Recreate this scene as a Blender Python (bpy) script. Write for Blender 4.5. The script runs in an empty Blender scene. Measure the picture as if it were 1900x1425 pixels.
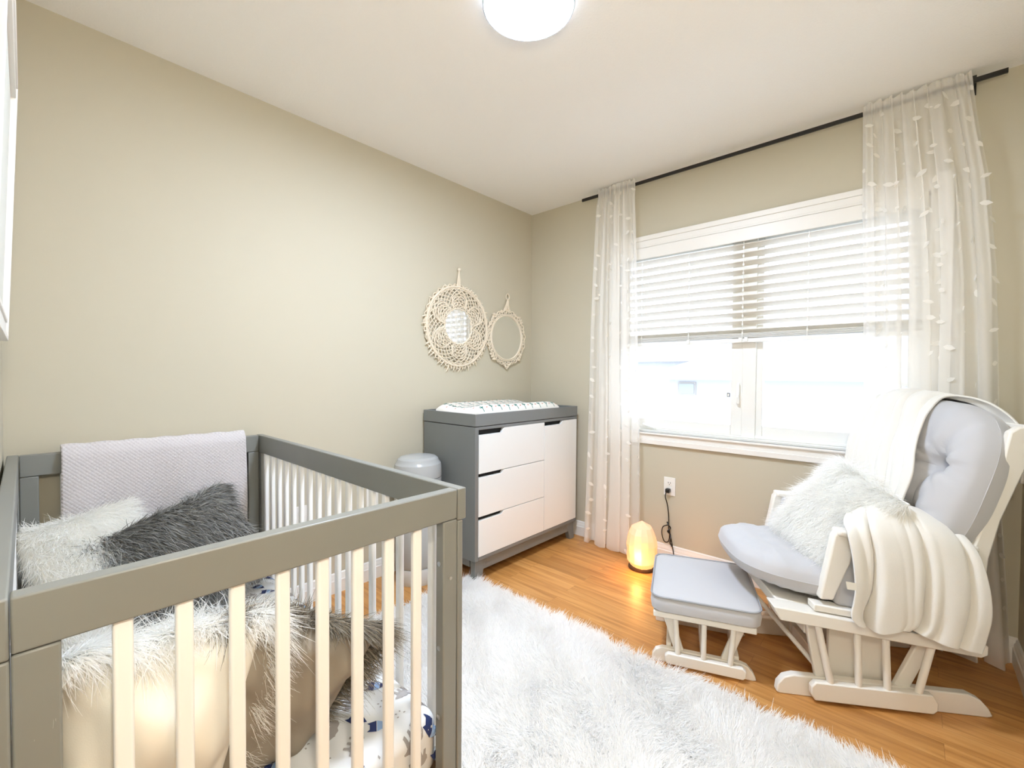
import bpy, bmesh, math, random
import numpy as np
from mathutils import Vector, Matrix
from mathutils.geometry import tessellate_polygon

S = bpy.context.scene
COL = S.collection
PI = math.pi
random.seed(4); RNG = np.random.default_rng(7)

# ------------------------------------------------------------------ camera, world, lights, exposure
CAM = (-2.72942, -2.27454, 1.16978); YAW, PITCH, ROLL, FPX = 0.7372, -0.02052, 0.00676, 821.37
F = Vector((math.cos(YAW)*math.cos(PITCH), math.sin(YAW)*math.cos(PITCH), math.sin(PITCH)))
R = Vector((math.sin(YAW), -math.cos(YAW), 0)); U = R.cross(F)
R2 = R*math.cos(ROLL)+U*math.sin(ROLL); U2 = -R*math.sin(ROLL)+U*math.cos(ROLL)
cd = bpy.data.cameras.new('camera'); cam = bpy.data.objects.new('camera', cd); COL.objects.link(cam)
M4 = Matrix.Identity(4)
for i in range(3):
    M4[i][0], M4[i][1], M4[i][2], M4[i][3] = R2[i], U2[i], -F[i], CAM[i]
cam.matrix_world = M4
cd.sensor_width = 36; cd.lens = FPX/1900*36; cd.clip_start = 0.01; cd.clip_end = 200
S.camera = cam
S.view_settings.view_transform = 'Standard'; S.view_settings.look = 'None'
S.view_settings.gamma = 1; S.view_settings.use_curve_mapping = False
S.view_settings.exposure = 0.16
S.cycles.diffuse_bounces = 8; S.cycles.max_bounces = 14; S.cycles.transparent_max_bounces = 24
S.cycles.sample_clamp_indirect = 6

wd = bpy.data.worlds.new('daylight'); S.world = wd; wd.use_nodes = True
bg = wd.node_tree.nodes['Background']
bg.inputs[0].default_value = (0.82, 0.93, 1.12, 1); bg.inputs[1].default_value = 3.1

def portal(name, loc, rot, sx, sy):
    l = bpy.data.lights.new(name, 'AREA'); l.shape = 'RECTANGLE'; l.size = sx; l.size_y = sy
    l.cycles.is_portal = True
    o = bpy.data.objects.new(name, l); o.location = loc; o.rotation_euler = rot; COL.objects.link(o)
portal('window_light_portal', (0.13, -1.55, 1.40), (0, PI/2, 0), 1.25, 1.56)

# ------------------------------------------------------------------ materials
MATS = {}
def mat(name, col, rough=0.6, bump=None, var=None, metal=0.0, sheen=0.0, trans=0.0, emit=None, spec=None, isl=0.0):
    """bump=(scale, strength, distance) noise bump; var=(scale, amount) soft colour variation; trans = translucent share"""
    m = bpy.data.materials.new(name); m.use_nodes = True; MATS[name] = m
    nt = m.node_tree; N = nt.nodes; Lk = nt.links; b = N['Principled BSDF']; out = N['Material Output']
    b.inputs['Base Color'].default_value = (*col, 1); b.inputs['Roughness'].default_value = rough
    b.inputs['Metallic'].default_value = metal
    if spec is not None: b.inputs['Specular IOR Level'].default_value = spec
    if sheen: b.inputs['Sheen Weight'].default_value = sheen
    tc = N.new('ShaderNodeTexCoord')
    csock = None
    if var:
        n = N.new('ShaderNodeTexNoise'); n.inputs['Scale'].default_value = var[0]; n.inputs['Detail'].default_value = 4
        Lk.new(tc.outputs['Object'], n.inputs['Vector'])
        mx = N.new('ShaderNodeMix'); mx.data_type = 'RGBA'
        mx.inputs[6].default_value = (*[c*(1-var[1]) for c in col], 1); mx.inputs[7].default_value = (*[min(1, c*(1+var[1])) for c in col], 1)
        Lk.new(n.outputs['Fac'], mx.inputs[0]); Lk.new(mx.outputs[2], b.inputs['Base Color']); csock = mx.outputs[2]
    if isl:
        g = N.new('ShaderNodeNewGeometry'); mx = N.new('ShaderNodeMix'); mx.data_type = 'RGBA'
        mx.inputs[6].default_value = (*[c*(1-isl) for c in col], 1); mx.inputs[7].default_value = (*[min(1, c*(1+isl)) for c in col], 1)
        Lk.new(g.outputs['Random Per Island'], mx.inputs[0]); Lk.new(mx.outputs[2], b.inputs['Base Color']); csock = mx.outputs[2]
    if bump:
        n = N.new('ShaderNodeTexNoise'); n.inputs['Scale'].default_value = bump[0]; n.inputs['Detail'].default_value = 5
        Lk.new(tc.outputs['Object'], n.inputs['Vector'])
        bp = N.new('ShaderNodeBump'); bp.inputs['Strength'].default_value = bump[1]; bp.inputs['Distance'].default_value = bump[2]
        Lk.new(n.outputs['Fac'], bp.inputs['Height']); Lk.new(bp.outputs[0], b.inputs['Normal'])
    if trans:
        t = N.new('ShaderNodeBsdfTranslucent'); t.inputs[0].default_value = (*col, 1)
        if csock: Lk.new(csock, t.inputs[0])
        ms = N.new('ShaderNodeMixShader'); ms.inputs[0].default_value = trans
        Lk.new(b.outputs[0], ms.inputs[1]); Lk.new(t.outputs[0], ms.inputs[2]); Lk.new(ms.outputs[0], out.inputs[0])
    if emit:
        b.inputs['Emission Color'].default_value = (*emit[0], 1); b.inputs['Emission Strength'].default_value = emit[1]
    return m

mat('wall_paint', (0.555, 0.515, 0.405), 0.75, bump=(260, 0.06, 0.002))
mat('ceiling_paint', (0.90, 0.89, 0.86), 0.9, bump=(130, 0.35, 0.004))
mat('white_trim', (0.83, 0.81, 0.77), 0.4)
mat('white_vinyl', (0.84, 0.84, 0.81), 0.35)
mat('blind_slat', (0.84, 0.80, 0.73), 0.45, trans=0.14)
mat('black_metal', (0.006, 0.005, 0.004), 0.35)
mat('crib_grey', (0.215, 0.22, 0.205), 0.38, var=(9, 0.05))
mat('crib_white', (0.88, 0.88, 0.87), 0.35)
mat('screw_metal', (0.6, 0.6, 0.58), 0.3, metal=1)
mat('dresser_grey', (0.175, 0.185, 0.185), 0.42, var=(7, 0.05))
mat('dresser_white', (0.79, 0.81, 0.81), 0.4)
mat('dark_gap', (0.004, 0.004, 0.004), 0.8)
mat('pail_grey', (0.43, 0.44, 0.44), 0.22)
mat('pail_light', (0.66, 0.68, 0.68), 0.3)
mat('glider_white', (0.82, 0.79, 0.73), 0.35)
mat('grey_fabric', (0.50, 0.50, 0.52), 0.85, sheen=0.3, bump=(900, 0.25, 0.001), var=(3, 0.05))
mat('grey_piping', (0.33, 0.34, 0.36), 0.8)
mat('fleece', (0.76, 0.74, 0.695), 0.95, sheen=0.4, bump=(700, 0.35, 0.0015))
mat('throw_texture', (0.62, 0.59, 0.60), 0.95, sheen=0.3)
mat('white_fur', (0.99, 0.985, 0.96), 0.8, trans=0.5, isl=0.03)
mat('white_fur_base', (0.86, 0.84, 0.80), 0.95)
mat('rug_pile', (0.99, 0.985, 0.975), 0.8, trans=0.5, isl=0.03)
mat('grey_fur', (0.26, 0.26, 0.25), 0.55, trans=0.15, isl=0.55)
mat('grey_fur_base', (0.07, 0.07, 0.07), 0.95)
mat('brown_fur', (0.30, 0.265, 0.21), 0.6, trans=0.2, isl=0.5)
mat('taupe_fabric', (0.30, 0.26, 0.205), 0.9, bump=(800, 0.3, 0.001), var=(4, 0.06))
mat('cream_fabric', (0.87, 0.845, 0.76), 0.9, bump=(500, 0.2, 0.001))
mat('sheet_cotton', (0.76, 0.78, 0.80), 0.9, bump=(6, 0.25, 0.02))
mat('print_navy', (0.02, 0.035, 0.13), 0.9)
mat('print_sky', (0.30, 0.45, 0.72), 0.9)
mat('print_grey', (0.36, 0.34, 0.33), 0.9)
mat('pad_cotton', (0.82, 0.80, 0.75), 0.9, bump=(9, 0.2, 0.01))
mat('print_green', (0.02, 0.17, 0.15), 0.9)
mat('print_coral', (0.62, 0.30, 0.22), 0.9)
mat('pad_blue', (0.55, 0.68, 0.72), 0.8)
mat('rope', (0.80, 0.71, 0.57), 0.9, bump=(600, 0.5, 0.001))
mat('mirror_glass', (0.93, 0.94, 0.93), 0.02, metal=1)
mat('outlet_white', (0.85, 0.84, 0.80), 0.35)
mat('lamp_base', (0.05, 0.025, 0.012), 0.5)
mat('picture_mat', (0.70, 0.70, 0.64), 0.7)
mat('shade_white', (0.9, 0.9, 0.9), 0.4, emit=((0.80, 0.94, 1.16), 185))
mat('shade_side', (0.8, 0.85, 0.9), 0.5, emit=((0.80, 0.94, 1.16), 1.6))
mat('light_ring', (0.45, 0.50, 0.54), 0.35)
mat('added_hall_glow', (0.9, 0.9, 0.9), 0.4, emit=((1.0, 0.93, 0.80), 60))  # glow of the added light in the unseen hallway
mat('added_globe_glow', (0.9, 0.9, 0.9), 0.4, emit=((1.0, 0.92, 0.77), 300))  # glow of the globe added out of view for warm fill
mat('hall_paint', (0.72, 0.64, 0.48), 0.8)
mat('house_siding', (0.62, 0.62, 0.63), 0.8, var=(0.6, 0.08))
mat('house_roof', (0.52, 0.50, 0.50), 0.9, var=(2, 0.1))
mat('house_trim', (0.50, 0.46, 0.42), 0.7)
mat('house_glass', (0.45, 0.48, 0.5), 0.2)
mat('snow_ground', (0.62, 0.63, 0.62), 0.9, var=(0.5, 0.1))

def nodes_of(name):
    m = bpy.data.materials.new(name); m.use_nodes = True; MATS[name] = m
    return m, m.node_tree.nodes, m.node_tree.links
# laminate floor: planks run along y
m, N, Lk = nodes_of('laminate'); b = N['Principled BSDF']
tc = N.new('ShaderNodeTexCoord'); mp = N.new('ShaderNodeMapping'); mp.inputs['Rotation'].default_value = (0, 0, PI/2)
Lk.new(tc.outputs['Object'], mp.inputs[0])
br = N.new('ShaderNodeTexBrick'); br.inputs['Scale'].default_value = 1; br.inputs['Brick Width'].default_value = 0.9
br.inputs['Row Height'].default_value = 0.085; br.inputs['Mortar Size'].default_value = 0.0007; br.inputs['Mortar Smooth'].default_value = 0.3
br.inputs['Color1'].default_value = (0.0, 0, 0, 1); br.inputs['Color2'].default_value = (1, 1, 1, 1); br.inputs['Bias'].default_value = 0
br.offset = 0.37; Lk.new(mp.outputs[0], br.inputs[0])
mp2 = N.new('ShaderNodeMapping'); mp2.inputs['Scale'].default_value = (26, 1.6, 1); Lk.new(tc.outputs['Object'], mp2.inputs[0])
addv = N.new('ShaderNodeVectorMath'); addv.operation = 'MULTIPLY_ADD'; Lk.new(br.outputs['Color'], addv.inputs[0])
addv.inputs[1].default_value = (7, 13, 3); Lk.new(mp2.outputs[0], addv.inputs[2])
n1 = N.new('ShaderNodeTexNoise'); n1.inputs['Scale'].default_value = 1.0; n1.inputs['Detail'].default_value = 8; n1.inputs['Distortion'].default_value = 1.2
Lk.new(addv.outputs[0], n1.inputs[0])
cr = N.new('ShaderNodeValToRGB'); e = cr.color_ramp.elements
e[0].position = 0.30; e[0].color = (0.40, 0.170, 0.042, 1); e[1].position = 0.72; e[1].color = (0.66, 0.345, 0.115, 1)
k = e.new(0.5); k.color = (0.56, 0.265, 0.075, 1)
Lk.new(n1.outputs['Fac'], cr.inputs[0])
hv = N.new('ShaderNodeMix'); hv.data_type = 'RGBA'; hv.blend_type = 'MULTIPLY'; hv.inputs[0].default_value = 1
sh = N.new('ShaderNodeMapRange'); sh.inputs[3].default_value = 0.86; sh.inputs[4].default_value = 1.08; Lk.new(br.outputs['Color'], sh.inputs[0])
Lk.new(cr.outputs[0], hv.inputs[6]); Lk.new(sh.outputs[0], hv.inputs[7])
mm = N.new('ShaderNodeMix'); mm.data_type = 'RGBA'; mm.inputs[7].default_value = (0.20, 0.08, 0.02, 1)
mf = N.new('ShaderNodeMath'); mf.operation = 'MULTIPLY'; mf.inputs[1].default_value = 0.6; Lk.new(br.outputs['Fac'], mf.inputs[0])
Lk.new(mf.outputs[0], mm.inputs[0]); Lk.new(hv.outputs[2], mm.inputs[6]); Lk.new(mm.outputs[2], b.inputs['Base Color'])
b.inputs['Roughness'].default_value = 0.38
# glass
m, N, Lk = nodes_of('window_glass'); N.remove(N['Principled BSDF'])
t = N.new('ShaderNodeBsdfTransparent'); t.inputs[0].default_value = (0.97, 0.98, 0.98, 1); g = N.new('ShaderNodeBsdfGlossy'); g.inputs['Roughness'].default_value = 0.02
ms = N.new('ShaderNodeMixShader'); ms.inputs[0].default_value = 0.06
Lk.new(t.outputs[0], ms.inputs[1]); Lk.new(g.outputs[0], ms.inputs[2]); Lk.new(ms.outputs[0], N['Material Output'].inputs[0])
# sheer curtain
def sheer(name, opacity, col):
    m, N, Lk = nodes_of(name); N.remove(N['Principled BSDF'])
    d = N.new('ShaderNodeBsdfDiffuse'); d.inputs[0].default_value = (*col, 1)
    tr = N.new('ShaderNodeBsdfTranslucent'); tr.inputs[0].default_value = (*col, 1)
    t = N.new('ShaderNodeBsdfTransparent')
    a = N.new('ShaderNodeMixShader'); a.inputs[0].default_value = 0.33
    Lk.new(d.outputs[0], a.inputs[1]); Lk.new(tr.outputs[0], a.inputs[2])
    c = N.new('ShaderNodeMixShader'); c.inputs[0].default_value = opacity
    Lk.new(t.outputs[0], c.inputs[1]); Lk.new(a.outputs[0], c.inputs[2]); Lk.new(c.outputs[0], N['Material Output'].inputs[0])
sheer('sheer_voile', 0.60, (0.96, 0.94, 0.90)); sheer('sheer_petal', 0.78, (0.95, 0.93, 0.89))
# woven throw on the crib: popcorn bump
m = MATS['throw_texture']; N = m.node_tree.nodes; Lk = m.node_tree.links; b = N['Principled BSDF']
tc = N.new('ShaderNodeTexCoord'); mp = N.new('ShaderNodeMapping'); mp.inputs['Rotation'].default_value = (0, PI/4, 0); mp.inputs['Scale'].default_value = (1, 0.05, 1)
v = N.new('ShaderNodeTexVoronoi'); v.inputs['Scale'].default_value = 105; v.inputs['Randomness'].default_value = 0.15
Lk.new(tc.outputs['Object'], mp.inputs[0]); Lk.new(mp.outputs[0], v.inputs['Vector'])
iv = N.new('ShaderNodeMath'); iv.operation = 'SUBTRACT'; iv.inputs[0].default_value = 1; Lk.new(v.outputs['Distance'], iv.inputs[1])
bp = N.new('ShaderNodeBump'); bp.inputs['Strength'].default_value = 0.9; bp.inputs['Distance'].default_value = 0.005
Lk.new(iv.outputs[0], bp.inputs['Height']); Lk.new(bp.outputs[0], b.inputs['Normal'])
# salt crystal, lit from inside
m, N, Lk = nodes_of('salt_crystal'); b = N['Principled BSDF']; b.inputs['Roughness'].default_value = 0.55
b.inputs['Base Color'].default_value = (0.85, 0.52, 0.33, 1)
tc = N.new('ShaderNodeTexCoord'); n = N.new('ShaderNodeTexNoise'); n.inputs['Scale'].default_value = 11; n.inputs['Detail'].default_value = 3
Lk.new(tc.outputs['Object'], n.inputs[0])
sp = N.new('ShaderNodeSeparateXYZ'); Lk.new(tc.outputs['Object'], sp.inputs[0])
mr = N.new('ShaderNodeMapRange'); mr.inputs[1].default_value = 0.02; mr.inputs[2].default_value = 0.27; mr.inputs[3].default_value = 0.95; mr.inputs[4].default_value = 0.05
Lk.new(sp.outputs[2], mr.inputs[0])
ad = N.new('ShaderNodeMath'); ad.operation = 'MULTIPLY_ADD'; ad.inputs[1].default_value = 0.7; Lk.new(n.outputs['Fac'], ad.inputs[0]); Lk.new(mr.outputs[0], ad.inputs[2])
cr = N.new('ShaderNodeValToRGB'); e = cr.color_ramp.elements
e[0].position = 0.25; e[0].color = (0.62, 0.30, 0.17, 1); e[1].position = 1.0; e[1].color = (1.0, 0.74, 0.28, 1)
k = e.new(0.6); k.color = (0.95, 0.42, 0.12, 1); sc = N.new('ShaderNodeMath'); sc.operation = 'MULTIPLY'; sc.inputs[1].default_value = 0.62
Lk.new(ad.outputs[0], sc.inputs[0]); Lk.new(sc.outputs[0], cr.inputs[0]); Lk.new(cr.outputs[0], b.inputs['Emission Color']); b.inputs['Emission Strength'].default_value = 0.85
bp = N.new('ShaderNodeBump'); bp.inputs['Strength'].default_value = 0.5; bp.inputs['Distance'].default_value = 0.01; Lk.new(n.outputs['Fac'], bp.inputs['Height']); Lk.new(bp.outputs[0], b.inputs['Normal'])

# ------------------------------------------------------------------ mesh helpers
class MB:
    def __init__(s): s.v = []; s.f = []; s.m = []; s.mi = 0
    def add(s, vs, fs):
        o = len(s.v); s.v += [tuple(map(float, p)) for p in vs]; s.f += [tuple(i+o for i in f) for f in fs]; s.m += [s.mi]*len(fs); return s
    def box(s, x0, x1, y0, y1, z0, z1):
        x0, x1 = sorted((x0, x1)); y0, y1 = sorted((y0, y1)); z0, z1 = sorted((z0, z1))
        return s.add([(x0,y0,z0),(x1,y0,z0),(x1,y1,z0),(x0,y1,z0),(x0,y0,z1),(x1,y0,z1),(x1,y1,z1),(x0,y1,z1)],
                     [(0,3,2,1),(4,5,6,7),(0,1,5,4),(1,2,6,5),(2,3,7,6),(3,0,4,7)])
    def prism(s, poly, ax, a, b):
        """poly in the two other axes (in order), extruded along ax from a to b"""
        n = len(poly)
        def P(p, t):
            q = list(p); q.insert(ax, t); return q
        vs = [P(p, a) for p in poly]+[P(p, b) for p in poly]
        fs = [tuple(reversed(range(n))), tuple(range(n, 2*n))]+[(i, (i+1) % n, (i+1) % n+n, i+n) for i in range(n)]
        return s.add(vs, fs)
    def board(s, p0, p1, w, t, wdir):
        """a straight board from p0 to p1, w wide along wdir, t thick across"""
        p0, p1 = Vector(p0), Vector(p1); d = (p1-p0).normalized(); wv = Vector(wdir); wv = (wv-d*wv.dot(d)).normalized(); tv = d.cross(wv)
        vs = [p+wv*w/2*a+tv*t/2*b for p in (p0, p1) for a, b in ((-1,-1),(1,-1),(1,1),(-1,1))]
        return s.add(vs, [(0,3,2,1),(4,5,6,7),(0,1,5,4),(1,2,6,5),(2,3,7,6),(3,0,4,7)])
    def tube(s, path, r, n=8, closed=False, cap=True):
        P = [Vector(p) for p in path]; L = len(P); vs = []; rr = r if hasattr(r, '__len__') else [r]*L
        prev = None
        for i in range(L):
            a = P[(i-1) % L] if (closed or i) else P[0]; b = P[(i+1) % L] if (closed or i < L-1) else P[-1]
            d = (b-a).normalized()
            if prev is None:
                u = d.orthogonal().normalized()
            else:
                u = (prev-d*prev.dot(d)).normalized()
            prev = u; w = d.cross(u)
            vs += [P[i]+(u*math.cos(2*PI*k/n)+w*math.sin(2*PI*k/n))*rr[i] for k in range(n)]
        fs = []
        for i in range(L if closed else L-1):
            j = (i+1) % L
            fs += [(i*n+k, i*n+(k+1) % n, j*n+(k+1) % n, j*n+k) for k in range(n)]
        if cap and not closed: fs += [tuple(reversed(range(n))), tuple(range((L-1)*n, L*n))]
        return s.add(vs, fs)
    def lathe(s, prof, c, n=32, sx=1, sy=1):
        vs = []
        for r, z in prof: vs += [(c[0]+r*math.cos(2*PI*k/n)*sx, c[1]+r*math.sin(2*PI*k/n)*sy, c[2]+z) for k in range(n)]
        fs = []
        for i in range(len(prof)-1): fs += [(i*n+k, i*n+(k+1) % n, (i+1)*n+(k+1) % n, (i+1)*n+k) for k in range(n)]
        fs += [tuple(reversed(range(n))), tuple(range((len(prof)-1)*n, len(prof)*n))]
        return s.add(vs, fs)
    def grid(s, P, wrap_u=False):
        nu, nv = P.shape[:2]
        fs = [(i*nv+j, i*nv+j+1, ((i+1) % nu)*nv+j+1, ((i+1) % nu)*nv+j) for i in range(nu if wrap_u else nu-1) for j in range(nv-1)]
        return s.add(P.reshape(-1, 3).tolist(), fs)
    def sphere(s, c, r, n=10):
        prof = [(r*math.sin(PI*i/n)+1e-5, -r*math.cos(PI*i/n)) for i in range(n+1)]
        return s.lathe(prof, c, 2*n)

ORG = {}
def put(o, parent=None):
    COL.objects.link(o)
    if parent is not None: o.parent = parent
    return o
def build(mb, name, mats, parent=None, loc=None, bevel=0, seg=2, smooth=35, subsurf=0, local=False, flat=False):
    """mesh object. Coordinates in mb are world coordinates unless local; loc = origin of a new top-level object"""
    me = bpy.data.meshes.new(name); me.from_pydata(mb.v, [], mb.f)
    if isinstance(mats, str): mats = [mats]
    for q in mats: me.materials.append(MATS[q])
    me.polygons.foreach_set('material_index', mb.m)
    org = ORG.get(parent.name, Vector((0,0,0))) if parent is not None else Vector(loc or (0,0,0))
    if local: org = Vector((0,0,0))
    if org.length: me.transform(Matrix.Translation(-org))
    bm = bmesh.new(); bm.from_mesh(me); bmesh.ops.recalc_face_normals(bm, faces=bm.faces); bm.to_mesh(me); bm.free()
    if not flat:
        me.polygons.foreach_set('use_smooth', [True]*len(me.polygons)); me.set_sharp_from_angle(angle=math.radians(smooth))
    me.update()
    o = bpy.data.objects.new(name, me); put(o, parent)
    if parent is None: o.location = org
    ORG[o.name] = org
    if bevel:
        b = o.modifiers.new('bevel', 'BEVEL'); b.width = bevel; b.segments = seg; b.limit_method = 'ANGLE'; b.angle_limit = math.radians(40)
    if subsurf:
        b = o.modifiers.new('subsurf', 'SUBSURF'); b.levels = b.render_levels = subsurf
    return o
def thing(name, label, cat, loc=(0,0,0), rz=0.0, group=None):
    o = bpy.data.objects.new(name, None); o.empty_display_size = 0.05; COL.objects.link(o); o.location = loc; o.rotation_euler = (0, 0, rz)
    ORG[o.name] = Vector(loc) if not rz else Vector((0,0,0)); return tag(o, label, cat, group)
def tag(o, label, cat, group=None):
    o['label'] = label; o['category'] = cat
    if group: o['group'] = group
    return o
def struct(o, label=None):
    o['kind'] = 'structure'
    if label: o['label'] = label
    return o
def copy_to(src, loc, parent):
    c = src.copy(); COL.objects.link(c); c.parent = parent; c.location = loc; ORG[c.name] = ORG.get(src.name, Vector((0,0,0)))
    for ch in src.children:
        d = ch.copy(); COL.objects.link(d); d.parent = c
    return c

def fur(name, matn, parent, roots, dirs, bend, L, w, org, nseg=3, tip=0.12, kind=None, xmin=None):
    """thin tapering blades of hair as one mesh; roots/dirs/bend are (N,3), L is (N,)"""
    n = len(roots); dirs = dirs/np.linalg.norm(dirs, axis=1, keepdims=True)
    rnd = RNG.normal(size=(n, 3)); side = np.cross(dirs+bend*0.5, rnd); side /= np.linalg.norm(side, axis=1, keepdims=True)
    V = np.zeros((n, nseg+1, 2, 3))
    for k in range(nseg+1):
        t = k/nseg; c = roots+dirs*(L*t)[:, None]+bend*(L*t*t)[:, None]
        ww = (w*(1-t)**0.8+w*tip*t)/2
        V[:, k, 0] = c-side*ww; V[:, k, 1] = c+side*ww
    if xmin is not None: V[..., 0] = np.maximum(V[..., 0], xmin+.012*RNG.uniform(0, 1, n)[:, None, None])
    V = V.reshape(-1, 3)-np.array(org); base = (np.arange(n)*(nseg+1)*2)[:, None, None]
    k = np.arange(nseg)[None, :, None]*2
    q = base+k+np.array([0, 1, 3, 2])[None, None, :]; q = q.reshape(-1)
    nf = n*nseg
    me = bpy.data.meshes.new(name); me.vertices.add(len(V)); me.vertices.foreach_set('co', V.astype(np.float32).ravel())
    me.loops.add(nf*4); me.loops.foreach_set('vertex_index', q.astype(np.int32))
    me.polygons.add(nf); me.polygons.foreach_set('loop_start', np.arange(0, nf*4, 4, dtype=np.int32))
    me.polygons.foreach_set('use_smooth', np.ones(nf, dtype=bool))
    me.materials.append(MATS[matn]); me.update(calc_edges=True); me.validate()
    o = bpy.data.objects.new(name, me); put(o, parent)
    if kind: o['kind'] = kind
    return o

def vnoise(P, s, seed=0):
    """smooth pseudo noise in [-1,1] from sums of sines"""
    r = np.random.default_rng(seed); out = 0
    for i in range(5):
        k = r.normal(size=P.shape[-1])*s*(1+0.5*i); out = out+np.sin(P@k+r.uniform(0, 6.28))/(1+0.4*i)
    return out/2.6

# ------------------------------------------------------------------ room shell
W, XL, H = -2.61, -2.78, 2.44
struct(build(MB().box(XL-.1, .12, -4.2, .1, -.1, 0), 'floor', 'laminate'))
struct(build(MB().box(XL-.1, .12, W-.1, .1, H, H+.1), 'ceiling', 'ceiling_paint'))
struct(build(MB().box(XL-.1, .12, 0, .1, 0, H), 'wall_back', 'wall_paint'))
struct(build(MB().box(XL-.1, XL, W-.1, 0, 0, H), 'wall_left', 'wall_paint'))
WY0, WY1, WZ0, WZ1 = -2.315, -0.79, 0.805, 2.0
mb = MB().box(0, .12, WY1, 0, 0, H).box(0, .12, W-.1, WY0, 0, H).box(0, .12, WY0, WY1, 0, WZ0).box(0, .12, WY0, WY1, WZ1, H)
struct(build(mb, 'wall_right', 'wall_paint'))
DX0, DX1, DZ = -2.70, -1.88, 2.05
mb = MB().box(XL-.1, DX0, W-.1, W, 0, H).box(DX1, .12, W-.1, W, 0, H).box(DX0, DX1, W-.1, W, DZ, H)
struct(build(mb, 'wall_front', 'wall_paint'))
def baseboard(name, mk):
    prof = [(0,0),(.016,0),(.016,.065),(.012,.070),(.012,.082),(.008,.088),(.007,.098),(0,.104)]
    mb = MB(); mk(mb, prof); return struct(build(mb, name, 'white_trim'))
baseboard('baseboard_back', lambda m, p: m.prism([(-a, z) for a, z in p], 0, XL, 0))
baseboard('baseboard_right', lambda m, p: m.prism([(-a, z) for a, z in p], 1, W, -.016))
baseboard('baseboard_left', lambda m, p: m.prism([(XL+a, z) for a, z in p], 1, W, -.016))
baseboard('baseboard_front', lambda m, p: m.prism([(W+a, z) for a, z in p], 0, DX1+.07, -.016))
# unseen doorway and lit hallway, added behind the camera to warm the crib
mb = MB().box(DX0-.06, DX0, W, W+.015, 0, DZ+.06).box(DX1, DX1+.06, W, W+.015, 0, DZ+.06).box(DX0, DX1, W, W+.015, DZ, DZ+.06)
struct(build(mb, 'trim_1', 'white_trim'))
mb = MB().box(XL-.1, -1.4, -4.2, -4.1, 0, H).box(XL-.2, XL-.1, -4.2, W-.1, 0, H).box(-1.4, -1.3, -4.2, W-.1, 0, H)
struct(build(mb, 'wall_added_hall', 'hall_paint'))
struct(build(MB().box(XL-.2, -1.3, -4.2, W-.1, H, H+.1), 'ceiling_added_hall', 'ceiling_paint'))
t = thing('added_hall_light', 'round warm light added in the unseen hallway outside the doorway', 'ceiling light', (-2.2, -3.2, H))
build(MB().lathe([(.15, -.012), (.15, 0)], (-2.2, -3.2, H)), 'rim', 'light_ring', t)
build(MB().lathe([(.05, -.05), (.11, -.045), (.14, -.03), (.148, -.012)], (-2.2, -3.2, H)), 'diffuser', 'added_hall_glow', t)

t = thing('added_wall_light', 'small warm light globe added on the left wall, out of view', 'added light', (XL, -2.44, 1.55))  # unseen globe, added to throw warm light on the near crib end
build(MB().lathe([(.045, 0), (.045, .012)], (0, 0, 0), 24), 'backplate', 'light_ring', t, local=True).rotation_euler = (0, PI/2, 0)
build(MB().tube([(0, 0, 0), (.06, 0, 0), (.07, 0, .03)], .006, 8), 'arm', 'light_ring', t, local=True)
build(MB().sphere((.075, 0, .075), .055, 12), 'added_globe', 'added_globe_glow', t, local=True)

# ------------------------------------------------------------------ window
def winframe():
    mb = MB()  # casing, interior face, with a stepped profile
    o, c = .075, 0.0
    for (d0, d1, th) in ((.0, .075, .014), (.045, .075, .022), (.0, .012, .019)):
        y0, y1, z0, z1 = WY0, WY1, WZ0, WZ1
        mb.box(-th, 0, y0-d1, y0-d0, z0-d1, z1+d1).box(-th, 0, y1+d0, y1+d1, z0-d1, z1+d1)
        mb.box(-th, 0, y0-d0, y1+d0, z1+d0, z1+d1).box(-th, 0, y0-d0, y1+d0, z0-d1, z0-d0)
    mb.box(-.028, 0, WY0-.01, WY1+.01, WZ0-.012, WZ0)  # stool lip
    return mb
t = build(MB().box(0.0, .12, WY0, WY0+.012, WZ0, WZ1).box(0, .12, WY1-.012, WY1, WZ0, WZ1).box(0, .12, WY0, WY1, WZ1-.012, WZ1).box(0, .12, WY0, WY1, WZ0, WZ0+.012), 'window_1', 'white_vinyl')
struct(t)
build(winframe(), 'casing', 'white_trim', t, bevel=.002)
mb = MB()
MY0, MY1 = -1.615, -1.545
mb.box(.035, .10, MY0, MY1, WZ0+.012, WZ1-.012)
for y0, y1 in ((WY0+.012, WY0+.04), (WY1-.03, WY1-.012)): mb.box(.04, .10, y0, y1, WZ0+.012, WZ1-.012)
mb.box(.04, .10, WY0+.012, WY1-.012, WZ0+.012, WZ0+.03).box(.04, .10, WY0+.012, WY1-.012, WZ1-.03, WZ1-.012)
build(mb, 'window_frame', 'white_vinyl', t, bevel=.003)
def sash(y0, y1, zb, nm, wl, wr, x=.05):
    mb = MB(); z0, z1 = WZ0+.022, WZ1-.02
    mb.box(x-.012, x+.03, y0, y0+wr, z0, z1).box(x-.012, x+.03, y1-wl, y1, z0, z1).box(x-.012, x+.03, y0+wr, y1-wl, z0, z0+zb).box(x-.012, x+.03, y0+wr, y1-wl, z1-.05, z1)
    s = build(mb, nm, 'white_vinyl', t, bevel=.004)
    build(MB().box(x+.006, x+.010, y0+wr-.004, y1-wl+.004, z0+zb-.004, z1-.046), 'pane', 'window_glass', s)
    return s
sash(MY1-.002, WY1-.02, .062, 'sash', .03, .062)
sash(WY0+.03, MY0+.002, .065, 'sash', .035, .035, x=.058)
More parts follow.
